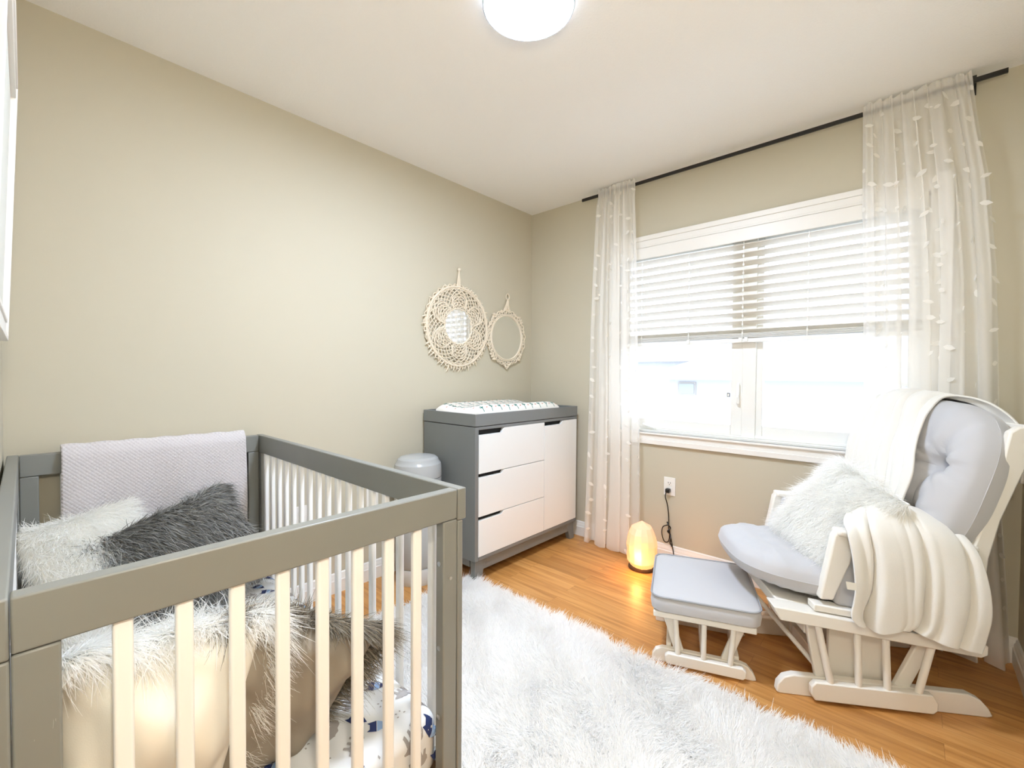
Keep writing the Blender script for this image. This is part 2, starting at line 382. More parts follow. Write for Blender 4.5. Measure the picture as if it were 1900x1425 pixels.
build(MB().board((.03, -1.527, 1.135), (.012, -1.529, 1.05), .014, .008, (0,1,0)).board((.012, -1.529, 1.055), (.016, -1.529, 1.012), .016, .009, (0,1,0)).box(.02, .04, -1.535, -1.520, 1.06, 1.12), 'handle', 'white_vinyl', t, bevel=.003)
build(MB().board((.02, -.95, .852), (.012, -1.03, .834), .014, .009, (1,0,.3)).sphere((.016, -1.035, .834), .009, 6), 'crank', 'white_vinyl', t, bevel=.002)
build(MB().box(.046, .049, -1.462, -1.478, 1.05, 1.072), 'sensor_tag', 'dark_gap', t)
build(MB().box(.0445, .0462, -1.4645, -1.4755, 1.0535, 1.0685), 'sensor_tag', 'outlet_white', t)

# ------------------------------------------------------------------ blind
bt = thing('window_blind', 'white horizontal slat blind pulled halfway down over the window', 'blind', (.012, -1.55, 1.99))
BY0, BY1 = WY0+.008, WY1-.008
build(MB().box(-.018, .030, BY0, BY1, 1.945, 1.992), 'headrail', 'white_vinyl', bt, bevel=.002)
build(MB().box(-.026, -.019, BY0-.002, BY1+.002, 1.925, 1.998), 'valance', 'white_trim', bt, bevel=.003)
sl = None; th = math.radians(-20); zc = 1.905
mbs = MB(); P = []
for i in range(7):
    a = -1+2*i/6; q = a*.025; P.append((q*math.cos(th), q*math.sin(th)+.0035*(1-a*a)))
mbs.prism([(x, z) for x, z in P]+[(x, z-.0028) for x, z in reversed(P)], 1, BY0, BY1)
# slat cross-section is in x,z: room edge low, outside edge high
mbs.v = [(x+.012, y, z+zc) for x, y, z in mbs.v]
slat0 = build(mbs, 'slat', 'blind_slat', bt)
for i in range(1, 11): copy_to(slat0, (0, 0, -.0478*i), bt)
mb = MB().box(-.012, .036, BY0, BY1, 1.362, 1.384)
for i in range(6): mb.box(-.012, .037, BY0, BY1, 1.388+i*.0045, 1.391+i*.0045)
build(mb, 'bottom_rail', 'white_vinyl', bt, bevel=.001)
for y in (-.95, -1.254, -1.555, -1.862, -2.162):
    mb = MB()
    for x in (-.014, .038): mb.box(x-.0008, x+.0008, y-.0012, y+.0012, 1.37, 1.94)
    for i in range(11): mb.box(-.016, -.010, y-.004, y+.004, 1.893-.0478*i-.006, 1.893-.0478*i+.005)
    build(mb, 'ladder_cord', 'white_vinyl', bt)
for y in (-1.255, -1.545, -1.575): build(MB().box(-.020, -.012, y-.008, y+.008, 1.366, 1.388), 'cord_button', 'white_vinyl', bt)

# ------------------------------------------------------------------ curtain rod and curtains
rt = thing('curtain_rod', 'thin black flat curtain rod above the window', 'curtain rod', (-.08, -1.53, 2.40))
build(MB().box(-.086, -.076, -2.53, -.525, 2.388, 2.407), 'rod', 'black_metal', rt, bevel=.001)
for y in (-2.435, -.70):
    mb = MB().box(-.088, -.001, y-.007, y+.007, 2.408, 2.414).box(-.006, -.001, y-.012, y+.012, 2.37, 2.425).box(-.09, -.086, y-.007, y+.007, 2.39, 2.414)
    build(mb, 'bracket', 'black_metal', rt)
def curtain(name, label, pts, folds, amp, seed, npet, ztop):
    """pts = [(z, y_left, y_right)] from top to bottom (y_left > y_right)"""
    r = np.random.default_rng(seed); nu, nv = 220, 110
    zs = np.array([p[0] for p in pts]); yl = np.array([p[1] for p in pts]); yr = np.array([p[2] for p in pts])
    z = np.linspace(ztop, .006, nv); yL = np.interp(-z, -zs, yl); yR = np.interp(-z, -zs, yr)
    u = np.linspace(0, 1, nu); ph = r.uniform(0, 6, 4)
    UU, ZZ = np.meshgrid(u, z, indexing='ij'); d = (ztop-ZZ)/ztop
    uw = UU+.02*np.sin(2*PI*1.3*UU+ph[0])+.012*np.sin(2*PI*2.7*UU+2.5*ZZ+ph[3])*d
    th_ = 2*PI*folds*uw+ph[1]+.5*np.sin(2.2*ZZ+ph[2])
    A = amp*(.45+.9*d); fine = .006*np.sin(2*PI*folds*3.3*UU+ph[2])*(1.2-d)
    Wd = (yL-yR)[None, :]
    Y = yL[None, :]-UU*Wd+.030*np.sin(2*th_+.6)*(.35+d)*np.sin(PI*UU)
    X = -.098+A*np.sin(th_)+fine
    head = np.clip((ZZ-(ztop-.12))/.07, 0, 1); X = X*(1-head)+(-.096-.007*np.abs(np.sin(2*PI*folds*3*UU)))*head
    X = np.minimum(X, np.where(ZZ > 2.30, -.091, -.045)); X = np.where((ZZ > 2.37) & (X > -.092), -.094-.2*np.abs(X+.094), X) if False else X
    Z = ZZ+.008*np.sin(60*UU+ph[0])*(ZZ > ztop-.03)+np.where(ZZ < .03, .006+.008*np.abs(np.sin(40*UU+ph[1])), 0)
    P = np.stack([X, Y, Z], -1); mb = MB(); mb.grid(P)
    mb.mi = 1; got = 0
    cols = int(npet/21)
    for c in range(cols):   # rows of torn petal tufts down the cloth
        uu0 = (c+.5)/cols
        k = int(npet/cols)
        for i in range(k):
            uu = min(max(uu0+r.normal()*.013, .0), .999); zz = ztop-.04-(i+r.uniform(.2, .8)+.5*(c % 2))*(ztop-.08)/k
            if zz < .02: continue
            a = min(int(uu*(nu-1)), nu-2); b_ = min(int((ztop-zz)/(ztop-.006)*(nv-1)), nv-2)
            p = P[a, b_]; du = P[a+1, b_]-p; n_ = np.linalg.norm(du)
            if n_ < 1e-6: continue
            du /= n_; nrm = np.cross(du, [0, 0, 1.]); nrm /= np.linalg.norm(nrm)
            if nrm[0] > 0: nrm = -nrm
            L = r.uniform(.015, .024); an = r.normal()*.5-.4
            ax = du*math.cos(an)+np.array([0, 0, 1.])*math.sin(an); ay = np.cross(nrm, ax)
            tip = nrm*r.uniform(.006, .016)
            sh = [(-1, 0, 0), (-.5, .55, .3), (.2, .6, .6), (1, .05, 1), (.3, -.55, .6), (-.5, -.5, .3)]
            mb.add([p+nrm*.002+ax*L*x_+ay*L*.8*y_+tip*t_ for x_, y_, t_ in sh], [(0, 1, 2, 3, 4, 5)]); got += 1
    o = build(mb, name, ['sheer_voile', 'sheer_petal'], loc=(-.098, float(yL[0]+yR[0])/2, 0), smooth=80)
    return tag(o, label, 'curtain')
curtain('sheer_curtain', 'narrow sheer white petal curtain hanging left of the window beside the dresser',
        [(2.425, -.665, -.935), (2.0, -.645, -.955), (1.5, -.625, -.975), (1.0, -.615, -.99), (.4, -.600, -1.0), (0, -.59, -1.0)], 4.2, .030, 11, 150, 2.425)
curtain('sheer_curtain', 'wide sheer white petal curtain hanging right of the window behind the glider',
        [(2.43, -2.075, -2.425), (2.2, -2.078, -2.455), (2.0, -2.08, -2.485), (1.6, -2.09, -2.515), (1.17, -2.10, -2.53), (.7, -2.12, -2.545), (.3, -2.15, -2.57), (0, -2.16, -2.585)], 4.6, .034, 23, 240, 2.43)

# ------------------------------------------------------------------ ceiling light
LC = (-1.59, -1.303)
t = thing('ceiling_light', 'round white flush ceiling light, switched on', 'ceiling light', (*LC, H))
build(MB().tube([(LC[0]+.1495*math.cos(2*PI*k/72), LC[1]+.1495*math.sin(2*PI*k/72), H-.044) for k in range(72)], .0042, 8, closed=True), 'rim', 'light_ring', t)
build(MB().lathe([(.150, -.006), (.152, 0)], (*LC, H), 64), 'backplate', 'light_ring', t)
build(MB().lathe([(.05, -.052), (.10, -.051), (.135, -.049), (.1455, -.044)], (*LC, H), 64), 'diffuser', 'shade_white', t)
build(MB().lathe([(.1452, -.0435), (.1452, -.007)], (*LC, H), 64), 'side_band', 'shade_side', t)

# ------------------------------------------------------------------ picture on the left wall (hangs tilted forward)
t = thing('picture_frame', 'white framed picture hanging tilted on the left wall', 'picture frame', (XL, -.9, 1.25))
PY0, PY1, PZ0, PZ1 = -1.28, -.50, 1.25, 1.925
def tilt(x, z): return XL+.006+x+(z-PZ0)*.036
def pbox(mb, x0, x1, y0, y1, z0, z1):
    vs = [(tilt(x, z), y, z) for z in (z0, z1) for x, y in ((x0, y0), (x1, y0), (x1, y1), (x0, y1))]
    mb.add(vs, [(0,3,2,1),(4,5,6,7),(0,1,5,4),(1,2,6,5),(2,3,7,6),(3,0,4,7)])
mb = MB()
for d0, d1, th in ((0, .012, .017), (.012, .045, .012), (.045, .055, .015)):
    pbox(mb, 0, th, PY0+d0, PY0+d1, PZ0+d0, PZ1-d0); pbox(mb, 0, th, PY1-d1, PY1-d0, PZ0+d0, PZ1-d0)
    pbox(mb, 0, th, PY0+d1, PY1-d1, PZ0+d0, PZ0+d1); pbox(mb, 0, th, PY0+d1, PY1-d1, PZ1-d1, PZ1-d0)
build(mb, 'frame', 'white_trim', t, bevel=.0015)
mb = MB(); pbox(mb, .001, .006, PY0+.05, PY1-.05, PZ0+.05, PZ1-.05); build(mb, 'picture', 'picture_mat', t)

# ------------------------------------------------------------------ crib
CX0, CX1, CY0, CY1, CZ = -2.745, -2.012, -1.443, -.032, .886
ct = thing('crib', 'grey and white slatted baby crib in the near left corner', 'crib', ((CX0+CX1)/2, (CY0+CY1)/2, 0))
def crail(name, *b, bev=.003): return build(MB().box(*b), name, 'crib_grey', ct, bevel=bev)
TH = .030
for y0 in (CY0, CY1-TH):      # the two end panels
    crail('top_rail', CX0, CX1, y0, y0+TH, .813, CZ)
    crail('bottom_rail', CX0+.045, CX1-.043, y0+.003, y0+TH-.003, .10, .17)
    crail('corner_post', CX0, CX0+.045, y0, y0+TH, 0, .812)
    crail('corner_post', CX1-.043, CX1, y0, y0+TH, 0, .812)
for x0, x1, s_ in ((CX1+.001, CX1+.027, 1), (CX0-.028, CX0-.001, -1)):   # the long sides
    mb = MB(); yA, yB = CY0-.002, CY1+.002
    mb.box(x0, x1, yA, yB, .808, CZ+.001); build(mb, 'side_rail', 'crib_grey', ct, bevel=.003)
    e = .010
    xa, xb = (x0, x1-e) if s_ > 0 else (x0+e, x1)
    for ya, yb in ((yA, yA+.06), (yB-.06, yB)): crail('corner_post', xa, xb, ya, yb, 0, .807)
    crail('bottom_rail', xa, xb, yA+.06, yB-.06, .10, .17)
mb = MB().box(-.0118, .0118, -.008, .008, .165, .82)
slat0 = None
def slat_at(x, y, turn):
    global slat0
    if slat0 is None:
        slat0 = build(mb, 'slat', 'crib_white', ct, bevel=.005, seg=3, local=True)
        o = slat0
    else:
        o = slat0.copy(); COL.objects.link(o); o.parent = ct
    o.location = Vector((x, y, 0))-ORG[ct.name]; o.rotation_euler = (0, 0, turn); return o
for yy in (CY0+.016, CY1-.016):
    for k in range(8): slat_at(-2.637+k*.0735, yy, 0)
ny = 17
for xx in (CX1+.011, CX0-.014):
    for k in range(ny): slat_at(xx, -.120-k*.0755, PI/2)
mb = MB()
for z in (.58, .70): mb.lathe([(.006, -.001), (.0065, 0)], (0, 0, 0), 12)
mb = MB()
for z in (.735, .58, .35): mb.lathe([(.0045, .0), (.0055, .0015), (.001, .002)], (0, 0, 0), 12)
for z in (.708, .50, .33):
    s = build(MB().tube([(CX1-.0445, CY0+.016, z), (CX1-.0405, CY0+.016, z)], .006, 12), 'bolt_cap', 'screw_metal', ct)
build(MB().tube([(CX1-.021, CY0-.0015, .671), (CX1-.021, CY0+.002, .671)], .0045, 12), 'bolt_cap', 'screw_metal', ct)

# mattress with animal print sheet
MX0, MX1, MY0_, MY1_, MZ0, MZ1 = -2.730, -2.026, -1.405, -.075, .175, .322
def super_box(x0, x1, y0, y1, z0, z1, nx, ny_, rnd, crown=0.0):
    """rounded slab; returns MB and a surface function top(u,v) following its crown and rounded rim"""
    cx, cy = (x0+x1)/2, (y0+y1)/2; hx, hy = (x1-x0)/2, (y1-y0)/2
    def top(x, y):
        dx = max(0, abs(x-cx)-(hx-rnd)); dy = max(0, abs(y-cy)-(hy-rnd)); d = min(1, math.hypot(dx, dy)/rnd)
        return z1-rnd*.8*(1-math.sqrt(max(0, 1-d*d)))+crown*(1-((x-cx)/hx)**2)*(1-((y-cy)/hy)**2)
    return top
mtop = super_box(MX0, MX1, MY0_, MY1_, MZ0, MZ1, 1, 1, .05, .006)
def slab_mesh(x0, x1, y0, y1, zb, r, top, n=40, m=60, drop=None):
    P = []
    import math as _m
    def ring(k, t):      # k in 0..1 around, rounded rectangle outline at inset t
        pass
    mb = MB()
    us = np.linspace(0, 1, n); vs = np.linspace(0, 1, m)
    us = .5-.5*np.cos(PI*us); vs = .5-.5*np.cos(PI*vs)
    G = np.zeros((n, m, 3))
    for i, a in enumerate(us):
        for j, b_ in enumerate(vs):
            x = x0+(x1-x0)*a; y = y0+(y1-y0)*b_
            # squeeze the corners of the parameter square into rounded corners
            cx, cy, hx, hy = (x0+x1)/2, (y0+y1)/2, (x1-x0)/2, (y1-y0)/2
            dx = abs(x-cx)-(hx-r); dy = abs(y-cy)-(hy-r)
            if dx > 0 and dy > 0:
                mxx = max(dx, dy); ln = math.hypot(dx, dy); k = mxx/ln
                x = cx+math.copysign(hx-r+dx*k, x-cx); y = cy+math.copysign(hy-r+dy*k, y-cy)
            G[i, j] = (x, y, top(x, y))
    mb.grid(G)
    rim = [G[i, 0] for i in range(n)]+[G[-1, j] for j in range(1, m)]+[G[i, -1] for i in range(n-2, -1, -1)]+[G[0, j] for j in range(m-2, 0, -1)]
    c = np.array([(x0+x1)/2, (y0+y1)/2]); lev = [rim]
    for f_, ins in ((.5, 0), (.15, .002), (0, .02)):
        lev.append([np.array([*(c+(p[:2]-c)*(1-ins)), zb+(p[2]-zb)*f_]) for p in rim])
    nn = len(rim); L = np.array(lev).transpose(1, 0, 2); mb.grid(L, wrap_u=True)
    mb.add([tuple(p) for p in lev[-1]], [tuple(range(nn))])
    return mb
def decal(mb, mi, poly, cx, cy, sc, rot, top, off=.0014, lev=2):
    """a printed figure, cut fine and laid on the cloth"""
    mb.mi = mi; ca, sa = math.cos(rot), math.sin(rot)
    tri = tessellate_polygon([[Vector((x, y, 0)) for x, y in poly]])
    P2 = [tuple(p) for p in poly]; F2 = [tuple(t_) for t_ in tri]
    for _ in range(lev):
        mid = {}; nf = []
        def mpt(a, b_):
            k = (min(a, b_), max(a, b_))
            if k not in mid: P2.append(((P2[a][0]+P2[b_][0])/2, (P2[a][1]+P2[b_][1])/2)); mid[k] = len(P2)-1
            return mid[k]
        for a, b_, c_ in F2:
            d_, e_, f_ = mpt(a, b_), mpt(b_, c_), mpt(c_, a); nf += [(a, d_, f_), (d_, b_, e_), (f_, e_, c_), (d_, e_, f_)]
        F2 = nf
    vs = []
    for x, y in P2:
        X, Y = cx+sc*(x*ca-y*sa), cy+sc*(x*sa+y*ca); q = top(X, Y); vs.append((q[0], q[1], q[2]+off))
    mb.add(vs, F2)
BEAR = [(-1,.15),(-.95,.42),(-.6,.62),(-.2,.58),(.1,.72),(.45,.60),(.62,.62),(.70,.50),(1.0,.28),(.98,.14),(.72,.10),(.55,-.05),(.58,-.5),(.36,-.52),(.30,-.12),(.12,-.10),(.06,-.45),(-.14,-.46),(-.16,-.08),(-.42,-.02),(-.40,-.48),(-.62,-.52),(-.66,-.1),(-.86,-.5),(-1.06,-.46),(-.92,-.02)]
FOX_T = [(-.5,.1),(.5,.1),(.38,.75),(.2,.55),(-.2,.55),(-.38,.75)]
FOX_M = [(-.5,.06),(.5,.06),(.34,-.30),(-.34,-.30)]
FOX_B = [(-.32,-.34),(.32,-.34),(0,-.85)]
PAW = [(-.2,-.1),(.2,-.1),(.15,.15),(-.15,.15)]
mb = slab_mesh(MX0, MX1, MY0_, MY1_, MZ0, .05, mtop, 90, 150)
rr = random.Random(3)
def msurf(x, y):
    # beyond the rim the cloth runs down the side
    cx, cy = (MX0+MX1)/2, (MY0_+MY1_)/2; hx, hy = (MX1-MX0)/2, (MY1_-MY0_)/2
    x2 = min(max(x, MX0+.0005), MX1-.0005); y2 = min(max(y, MY0_+.0005), MY1_-.0005)
    ov = max(abs(x-x2), abs(y-y2)); sx = .001 if x > MX1-.001 else 0; sy = -.001 if y < MY0_+.001 else 0
    return (x2+sx, y2+sy, mtop(x2, y2)-ov)
row = 0; y = MY0_-.06
while y < MY1_:
    x = MX0+.03+(row % 2)*.05; k = row
    while x < MX1+.06:
        c = k % 3; rt_ = (row*1.3+k*.9) % 6.28; jx, jy = rr.uniform(-.008, .008), rr.uniform(-.008, .008)
        if c == 0: decal(mb, 3, BEAR, x+jx, y+jy, .031, PI+rt_*.15, msurf)
        elif c == 1:
            for pi_, (mi_, pl_) in enumerate(((1, FOX_T), (2, FOX_M), (1, FOX_B))): decal(mb, mi_, pl_, x+jx, y+jy, .034, .4+rt_*.12, msurf)
        else:
            for q in range(4):
                a = q*1.2+rt_; decal(mb, 3, PAW, x+jx+.011*math.cos(a), y+jy+.011*math.sin(a), .014, a, msurf)
        x += .066; k += 1
    y += .064; row += 1
o = build(mb, 'crib_mattress', ['sheet_cotton', 'print_navy', 'print_sky', 'print_grey'], loc=((MX0+MX1)/2, (MY0_+MY1_)/2, MZ0), smooth=50)
tag(o, 'crib mattress in a pale fitted sheet printed with grey bears and navy foxes', 'mattress')

# pillows --------------------------------------------------------------------------------------------------
def pillow_pts(u, v, w, h, t, seed, wr=.006):
    k = (1-u*u)*(1-v*v)
    X = w/2*u*(1-.07*(1-v*v)*np.abs(u)**2); Z = h/2*v*(1-.07*(1-u*u)*np.abs(v)**2)
    T = t/2*np.power(np.clip(k, 0, 1), .42)
    uv = np.stack([u, v], -1); T = T+wr*(vnoise(uv, 2.6, seed)+.35*np.sin(9*u+5*v+seed)*np.abs(u)+.3*np.sin(11*v-4*u+seed)*np.abs(v))*np.clip(k*3, 0, 1)
    return X, Z, T
def cushion(name, label, cat, c, n, up, w, h, t, mats, seed=1, fur_spec=None, wr=.006, group=None, fold=None):
    """n = direction the furred/front face looks; fur_spec=(mat,count,length,width,[front,back,rim share],droop)"""
    c, n, up = Vector(c), Vector(n).normalized(), Vector(up); r = up.cross(n).normalized(); up = n.cross(r)
    A = np.array([r, up, n]); C = np.array(c)
    nu = 44; g = np.linspace(-1, 1, nu); g = np.sin(g*PI/2)*.5+g*.5
    Ug, Vg = np.meshgrid(g, g, indexing='ij'); mb = MB()
    def world(X, Z, T): return C+X[..., None]*A[0]+Z[..., None]*A[1]+T[..., None]*A[2]
    X, Z, T = pillow_pts(Ug, Vg, w, h, t, seed, wr); mb.grid(world(X, Z, T))
    if len(mats) > 1: mb.mi = 1
    X, Z, T = pillow_pts(Ug, Vg, w, h, t, seed+5, wr); mb.grid(world(X, Z, -T))
    # seam (piped rim)
    mb.mi = 0
    rim = [(-1, s_) for s_ in np.linspace(-1, 1, 24)]+[(s_, 1) for s_ in np.linspace(-1, 1, 24)[1:]]+[(1, -s_) for s_ in np.linspace(-1, 1, 24)[1:]]+[(-s_, -1) for s_ in np.linspace(-1, 1, 24)[1:-1]]
    ra = np.array(rim); X, Z, T = pillow_pts(ra[:, 0], ra[:, 1], w, h, t, seed, 0); mb.tube(world(X, Z, T*0).tolist(), .0035, 6, closed=True)
    o = build(mb, name, mats, loc=c, smooth=60); tag(o, label, cat, group)
    if fur_spec:
        fm, cnt, ln, fw, (pf, pb, prim), droop, lay = fur_spec
        def sample(nn, side, rimonly):
            u = RNG.uniform(-1, 1, nn); v = RNG.uniform(-1, 1, nn)
            if rimonly:
                e_ = RNG.integers(0, 4, nn); q = 1-np.abs(RNG.normal(size=nn))*.04
                u = np.where(e_ == 0, q, np.where(e_ == 1, -q, u)); v = np.where(e_ == 2, q, np.where(e_ == 3, -q, v))
            X, Z, T = pillow_pts(u, v, w, h, t, seed if side > 0 else seed+5, wr); X2, Z2, T2 = pillow_pts(np.clip(u+.01, -1, 1), v, w, h, t, seed if side > 0 else seed+5, wr)
            X3, Z3, T3 = pillow_pts(u, np.clip(v+.01, -1, 1), w, h, t, seed if side > 0 else seed+5, wr)
            p = world(X, Z, side*T)
            ka, kb = np.abs(u)**6, np.abs(v)**6
            nr = A[2]*side*(1-.75*np.maximum(ka, kb))[:, None]+A[0]*(np.sign(u)*ka)[:, None]+A[1]*(np.sign(v)*kb)[:, None]
            return p, nr/np.linalg.norm(nr, axis=1, keepdims=True)
        ps = []; ns = []
        for nn, sd, ro in ((int(cnt*pf), 1, False), (int(cnt*pb), -1, False), (int(cnt*prim), 1, True)):
            if nn: a_, b_ = sample(nn, sd, ro); ps.append(a_); ns.append(b_)
        ps = np.concatenate(ps); ns = np.concatenate(ns); N_ = len(ps)
        layv = np.array(Vector(lay).normalized())
        swirl = np.stack([vnoise(ps, 14, 31), vnoise(ps, 14, 32), vnoise(ps, 14, 33)], -1)
        d = ns*.75+layv*.55+swirl*.35+RNG.normal(size=(N_, 3))*.20
        tang = d-ns*np.sum(d*ns, 1, keepdims=True)*.55; d = tang
        bend = np.array([0, 0, -1.])*droop+RNG.normal(size=(N_, 3))*.16+swirl*.25
        L = ln*RNG.uniform(.55, 1.15, N_)
        fur('fur', fm, o, ps, d, bend, L, fw, c, xmin=-2.752 if c[0] < -2.1 else None)
    return o

cushion('fur_pillow', 'fluffy white fur pillow lying in the far left corner of the crib', 'pillow',
        (-2.575, -.33, .525), (.12, -.74, .62), (-.25, .62, .75), .29, .42, .16, ['white_fur_base'], 2,
        ('white_fur', 15000, .048, .0026, (.65, .1, .25), .25, (.2, -.3, -.4)))
cushion('fur_pillow', 'dark grey shaggy fur pillow leaning on the blanket at the far end of the crib', 'pillow',
        (-2.345, -.36, .525), (.10, -.80, .55), (-.38, .55, .75), .42, .36, .15, ['grey_fur_base'], 3,
        ('grey_fur', 15000, .060, .0030, (.62, .1, .28), .45, (.5, -.2, -.5)))
cushion('fur_pillow', 'cream backed white fur pillow standing against the near left crib slats', 'pillow',
        (-2.588, -1.285, .515), (.05, .93, .25), (.14, -.2, .95), .28, .42, .18, ['white_fur_base', 'cream_fabric'], 8,
        ('white_fur', 24000, .085, .0022, (.30, 0, .70), .45, (.15, -.85, .1)), wr=.018)
cushion('fur_pillow', 'taupe backed brown fur pillow standing against the middle crib slats', 'pillow',
        (-2.392, -1.250, .478), (.12, .90, .35), (.46, -.25, .86), .37, .37, .16, ['taupe_fabric', 'taupe_fabric'], 12,
        ('brown_fur', 19000, .070, .0026, (.35, 0, .65), .45, (.15, -.75, .1)), wr=.018)

# blanket over the far crib rail
def drape_rail(x0, x1, y, z, r, zf, zb, nu=90):
    path = []
    for k in range(26): path.append((y-r-.006-.010*math.sin(k/25*2.6), zf+(z-.01-zf)*k/25))
    for k in range(9):
        a = PI*k/8; path.append((y-r*math.cos(a), z+.003+r*.55*math.sin(a)))
    for k in range(14): path.append((y+r, z-.01+(zb-z)*k/13))
    P = np.zeros((nu, len(path), 3))
    for i in range(nu):
        u = i/(nu-1)
        for j, (py, pz) in enumerate(path):
            f_ = max(0, min(1, (z-pz)/.3)) if j < 26 else 0
            P[i, j] = (x0+(x1-x0)*u+.008*f_*(u-.3), py-.006*f_*math.sin(u*9+1)-.004*f_*math.sin(u*23), pz+(.008*math.sin(u*7) if j == 0 else 0)+.0015*math.sin(u*40))
    return MB().grid(P)
mb = drape_rail(-2.646, -2.072, CY1-.015, .892, .019, .45, .70)
o = build(mb, 'baby_blanket', 'throw_texture', loc=(-2.36, CY1, .89), smooth=80)
b = o.modifiers.new('thick', 'SOLIDIFY'); b.thickness = .008; b.offset = 1
tag(o, 'pale lilac grey textured baby blanket hung over the far crib rail', 'blanket')

# ------------------------------------------------------------------ dresser
DXL, DXR, DYF, DYB = -1.061, -.068, -.490, -.022
dt = thing('changing_dresser', 'grey and white changing dresser in the corner left of the window', 'dresser', ((DXL+DXR)/2, (DYF+DYB)/2, 0))
DB, DT = .125, .878
mb = MB().box(DXL, DXL+.025, DYF, DYB, DB, DT).box(DXR-.006, DXR, DYF, DYB, DB, DT).box(DXL+.025, DXR-.006, DYF, DYB, DT-.017, DT).box(DXL+.025, DXR-.006, DYF, DYB, DB, DB+.02).box(DXL+.025, DXR-.006, DYB-.01, DYB, DB+.02, DT-.017)
mb.box(-.452, -.440, DYF+.02, DYB-.01, DB+.02, DT-.017)
build(mb, 'body', 'dresser_grey', dt, bevel=.002)
build(MB().box(DXL+.026, DXR-.007, DYF+.022, DYF+.028, DB+.021, DT-.018), 'inner_shadow_panel', 'dark_gap', dt)
def front(name, x0, x1, z0, z1, nx, nh, y=DYF):
    poly = [(x0, z0), (x1, z0), (x1, z1), (x0+nx+.018, z1), (x0+nx, z1-nh), (x0, z1-nh)]
    return build(MB().prism(poly, 1, y-.001, y+.018), name, 'dresser_white', dt, bevel=.0012)
front('drawer', -1.034, -.446, .615, .860, .185, .028)
front('drawer', -1.034, -.446, .373, .6115, .185, .018)
front('drawer', -1.034, -.446, .147, .3695, .185, .018)
front('door', -.4425, -.075, .147, .858, .18, .022)
# tray on top
mb = MB(); tz0, tz1, tt = .882, .950, .013
for b_ in ((DXL-.002, DXL-.002+tt, DYF-.002, DYB+.002), (DXR-tt+.002, DXR+.002, DYF-.002, DYB+.002), (DXL+tt-.002, DXR-tt+.002, DYF-.002, DYF+tt-.002), (DXL+tt-.002, DXR-tt+.002, DYB-tt+.002, DYB+.002)): mb.box(*b_, tz0, tz1)
mb.box(DXL+tt-.002, DXR-tt+.002, DYF+tt-.002, DYB-tt+.002, tz0, tz0+.008)
build(mb, 'tray', 'dresser_grey', dt, bevel=.0015)
# plinth and legs
mb = MB().box(DXL+.06, DXR-.06, DYF+.014, DYF+.034, .062, DB).box(DXL+.06, DXR-.06, DYB-.03, DYB-.01, .062, DB).box(DXL+.014, DXL+.034, DYF+.06, DYB-.06, .08, DB).box(DXR-.034, DXR-.014, DYF+.06, DYB-.06, .08, DB)
build(mb, 'plinth', 'dresser_grey', dt, bevel=.001)
for x, s_ in ((DXL+.012, 1), (DXR-.012, -1)):
    for y, q in ((DYF+.010, 1), (DYB-.010, -1)):
        vs = [(x+s_*.002, y+q*.002, DB), (x+s_*.088, y+q*.002, DB), (x+s_*.088, y+q*.040, DB), (x+s_*.002, y+q*.040, DB),
              (x-s_*.004, y, 0.0), (x+s_*.046, y, 0.0), (x+s_*.046, y+q*.034, 0.0), (x-s_*.004, y+q*.034, 0.0)]
        build(MB().add(vs, [(0,1,2,3),(4,5,6,7),(0,1,5,4),(1,2,6,5),(2,3,7,6),(3,0,4,7)]), 'leg', 'dresser_grey', dt, bevel=.002)

# changing pad
QX0, QX1, QY0, QY1, QZ = -1.025, -.215, -.462, -.062, .891
def ptop_z(x, y):
    u = (x-QX0)/(QX1-QX0)*2-1; v = (y-QY0)/(QY1-QY0)*2-1
    e_ = max(0, (1-abs(u)**9))**.5*max(0, (1-abs(v)**9))**.5
    return QZ+.035+e_*(.048+.022*min(1, abs(v)*1.3)**2-.004*u)+.002*math.sin(9*x+5*y)
mb = slab_mesh(QX0, QX1, QY0, QY1, QZ, .05, lambda x, y: ptop_z(x, y), 40, 34)
CACT = [(-.12,-.8),(.12,-.8),(.12,-.1),(.55,0),(.62,.5),(.42,.5),(.36,.18),(.12,.15),(.12,.8),(-.12,.8),(-.12,.3),(-.38,.35),(-.42,.7),(-.62,.7),(-.58,.15),(-.12,.05)]
TUFT = [(-.5,-.3),(.5,-.3),(.6,.2),(.2,.0),(.1,.5),(-.1,.5),(-.2,0),(-.6,.2)]
def psurf(x, y):
    x2 = min(max(x, QX0+.003), QX1-.003); y2 = min(max(y, QY0+.003), QY1-.003); ov = max(abs(x-x2), abs(y-y2))
    z = ptop_z(x2, y2)
    if y < QY0+.003: return (x2, QY0+.001, min(z, QZ+.035+.01)-ov)
    return (x2, y2, z)
row = 0; y = QY0-.02
while y < QY1-.01:
    x = QX0+.03+(row % 2)*.03; k = row
    while x < QX1-.02:
        if k % 2: decal(mb, 1, CACT, x, y, .020, (k*.7) % .9-.4, psurf, .0018, 1)
        else: decal(mb, 2, TUFT, x, y, .012, .2, psurf, .0018, 1)
        x += .037; k += 1
    y += .040; row += 1
o = build(mb, 'changing_pad', ['pad_cotton', 'print_green', 'print_coral'], loc=((QX0+QX1)/2, (QY0+QY1)/2, QZ), smooth=50)
tag(o, 'white changing pad with green cactus print lying in the dresser tray', 'changing pad')
mbx = MB().board((-.213, -.20, .93), (-.165, -.26, .965), .055, .004, (0, 1, 0)).board((-.165, -.26, .965), (-.15, -.28, .92), .055, .004, (0, 1, 0))
build(mbx, 'strap', 'pad_blue', o, bevel=.001)
